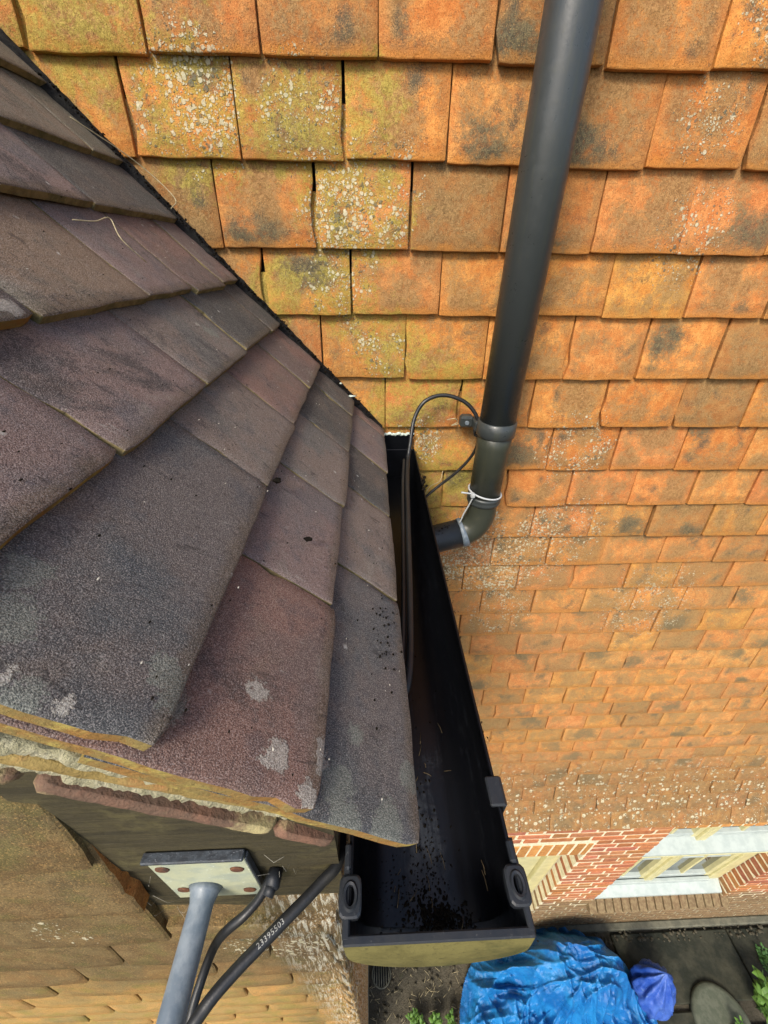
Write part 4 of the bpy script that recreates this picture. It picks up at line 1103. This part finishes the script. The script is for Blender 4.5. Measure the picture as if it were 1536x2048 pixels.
# ------------------------------------------------------------------ plants
def plant(name, x, y, h, r, nleaf, mat, label, leaf=.05, seed=0, cat='plant'):
    q = random.Random(seed); t = thing(name, label, cat, (x, y, -6.0))
    st = MB(); lf = MB(); z0 = -5.99
    stems = max(4, nleaf//14)
    tips = []
    for i in range(stems):
        a = q.uniform(0, 6.28); d = r*q.uniform(.2, .95); p1 = Vector((x+math.cos(a)*d, y+math.sin(a)*d, z0+h*q.uniform(.5, 1.0)))
        pts = catmull([(x+q.gauss(0, .01), y+q.gauss(0, .01), z0), (x+math.cos(a)*d*.4, y+math.sin(a)*d*.4, z0+h*.45), p1], 4); tips.append(pts)
        tube(st, pts, [.004*(1-.6*k/(len(pts)-1)) for k in range(len(pts))], 5)
    for i in range(nleaf):
        pts = tips[i % stems]; k = q.uniform(.35, 1.0)*(len(pts)-1); p = pts[int(k)]
        a = q.uniform(0, 6.28); el_ = q.uniform(-.2, .8); d = Vector((math.cos(a)*math.cos(el_), math.sin(a)*math.cos(el_), math.sin(el_)))
        s_ = d.cross(Vector((0, 0, 1))).normalized(); n_ = s_.cross(d); l = leaf*q.uniform(.6, 1.25); w_ = l*.28
        p = p+d*.004
        vv = [p, p+d*l*.35+s_*w_-n_*.003, p+d*l*.35+n_*.004, p+d*l*.35-s_*w_-n_*.003, p+d*l*.75+s_*w_*.7-n_*l*.05, p+d*l*.75-n_*l*.02, p+d*l*.75-s_*w_*.7-n_*l*.05, p+d*l-n_*l*.16]
        lf.add(vv, [(0,1,2),(0,2,3),(1,4,5,2),(2,5,6,3),(4,7,5),(5,7,6)], 0, True)
    st.build('stem', 'leaf_dark', t); e = lf.build('leaf', mat, t); e['kind'] = 'stuff'
plant('leafy_plant', 3.47, -.56, .42, .22, 420, 'leaf', 'bright green leafy plant at the bottom right beside the stone disc', .07, 1)
plant('leafy_plant', 3.10, -.70, .28, .09, 120, 'leaf', 'yellow green tuft growing in front of the round stone disc', .04, 2)
plant('leafy_plant', 3.72, -.28, .10, .14, 130, 'leaf_dark', 'low dark green weed by the house plinth at the right edge', .03, 3)
plant('fern_weed', .36, -.56, .16, .10, 260, 'leaf', 'feathery green weed on the soil, leftmost below the gutter end', .035, 4)
plant('fern_weed', .52, -.53, .18, .05, 110, 'leaf', 'pale curled weed between two feathery green weeds on the soil', .04, 5)
plant('fern_weed', .66, -.55, .22, .06, 150, 'leaf', 'tall feathery green weed nearest the blue tarpaulin', .035, 6)

# ------------------------------------------------------------------ small details on the roof
def strand(name, pts, r, mat, label=None, cat='straw', sub=6):
    m_ = MB(); tube(m_, catmull(pts, sub), r, 6); o = m_.build(name, mat)
    if label: tag(o, label, cat)
    return o
strand('straw_stalk', [slope(.05, -.355, .003), slope(.055, -.33, .009), slope(.052, -.30, .012), slope(.075, -.315, .009), slope(.10, -.30, .004)], .0006, 'straw', 'dry straw wisp lying on the brown tile at upper left')
strand('straw_stalk', [slope(-.12, -.09, .006), slope(-.08, -.035, .012), slope(-.04, -.012, .016), slope(.0, -.02, .018), slope(.01, -.045, .008)], .0007, 'straw', 'pale grass stalk caught along the roof edge by the wall')
strand('straw_stalk', [(.175, -.012, -.672), (.19, -.02, -.666), (.20, -.014, -.676), (.186, -.016, -.684), (.212, -.014, -.678)], .0010, 'straw', 'tangle of dried root on the tile left of the pipe clip')
strand('straw_stalk', [(.178, -.015, -.80), (.172, -.02, -.825), (.150, -.02, -.84), (.135, -.03, -.862)], .0008, 'straw', 'fine pale straw hanging by the tile joint above the branch')
for i, (s, y, r_, lb) in enumerate([(.343, -.503, .0030, 'small black dropping lying near the top of the central tile'), (.392, -.553, .0026, 'forked black crumb on the purple tile above the eaves')]):
    mb = MB(); lump(mb, slope(s, y, .004), r_, i, (1.6, 1, .8), 2, .8); tag(mb.build('moss_crumb', 'moss'), lb, 'moss')
mb = MB(); q = random.Random(21)
for i in range(230):
    s, y = q.uniform(.0, .525), q.uniform(-.75, -.05); lump(mb, slope(s, y, .0012), q.uniform(.0003, .0009), i, (1, 1.6, .6), 0, .5)
for i in range(40): lump(mb, slope(q.gauss(.50, .012), q.gauss(-.60, .03), .001), q.uniform(.0004, .0014), i, (1, 1.3, .6), 1, .6)
e = mb.build('roof_debris', 'moss'); e['kind'] = 'stuff'
mb = MB(); q = random.Random(22)
for i in range(70):
    s, y = q.uniform(.0, .52), q.uniform(-.75, -.1); lump(mb, slope(s, y, .0010), q.uniform(.0003, .0007), i, (1.2, 2.0, .5), 0, .5)
e = mb.build('pale_grit', 'web'); e['kind'] = 'stuff'
mb = MB(); q = random.Random(23)
for i in range(330):
    s = q.uniform(-.2, .50); lump(mb, slope(s, -.018+q.gauss(0, .009), .001+q.random()*.002), q.uniform(.0006, .0026), i, (1, 1, .8), 1, .9)
e = mb.build('gap_debris', 'moss'); e['kind'] = 'stuff'
mb = MB(); lump(mb, slope(.425, -.030, .004), .0045, 3, (1.6, 1, .4), 2, .8); lump(mb, slope(.392, -.022, .004), .0030, 5, (1, 1.4, .5), 2, .8); o = mb.build('filler_flake', 'cement'); tag(o, 'white flake of filler caught at the lower end of the roof edge', 'flake')
# cobwebs under the verge
mb = MB(); q = random.Random(31)
for i in range(14):
    x, z = q.uniform(-.20, -.06), q.uniform(-.90, -.74)
    a = Vector((x, -.743, z)); b = a+Vector((q.gauss(0, .010), -.003, q.gauss(0, .014))); 
    tube(mb, [a, (a+b)/2+Vector((0, -.003, -.004)), b], .00010, 3)
e = mb.build('cobweb', 'web'); e['kind'] = 'stuff'

# ------------------------------------------------------------------ groups of alike things
for o in S.objects:
    if 'label' in o.keys():
        b = o.name.split('.')[0]
        g = {'fern_weed': 'weeds growing in the soil', 'leafy_plant': 'green plants by the path', 'thin_cable': 'thin black cables at the gutter',
             'straw_stalk': 'dry straw stalks', 'moss_crumb': 'black crumbs on the roof tiles'}.get(b)
        if g: o['group'] = g
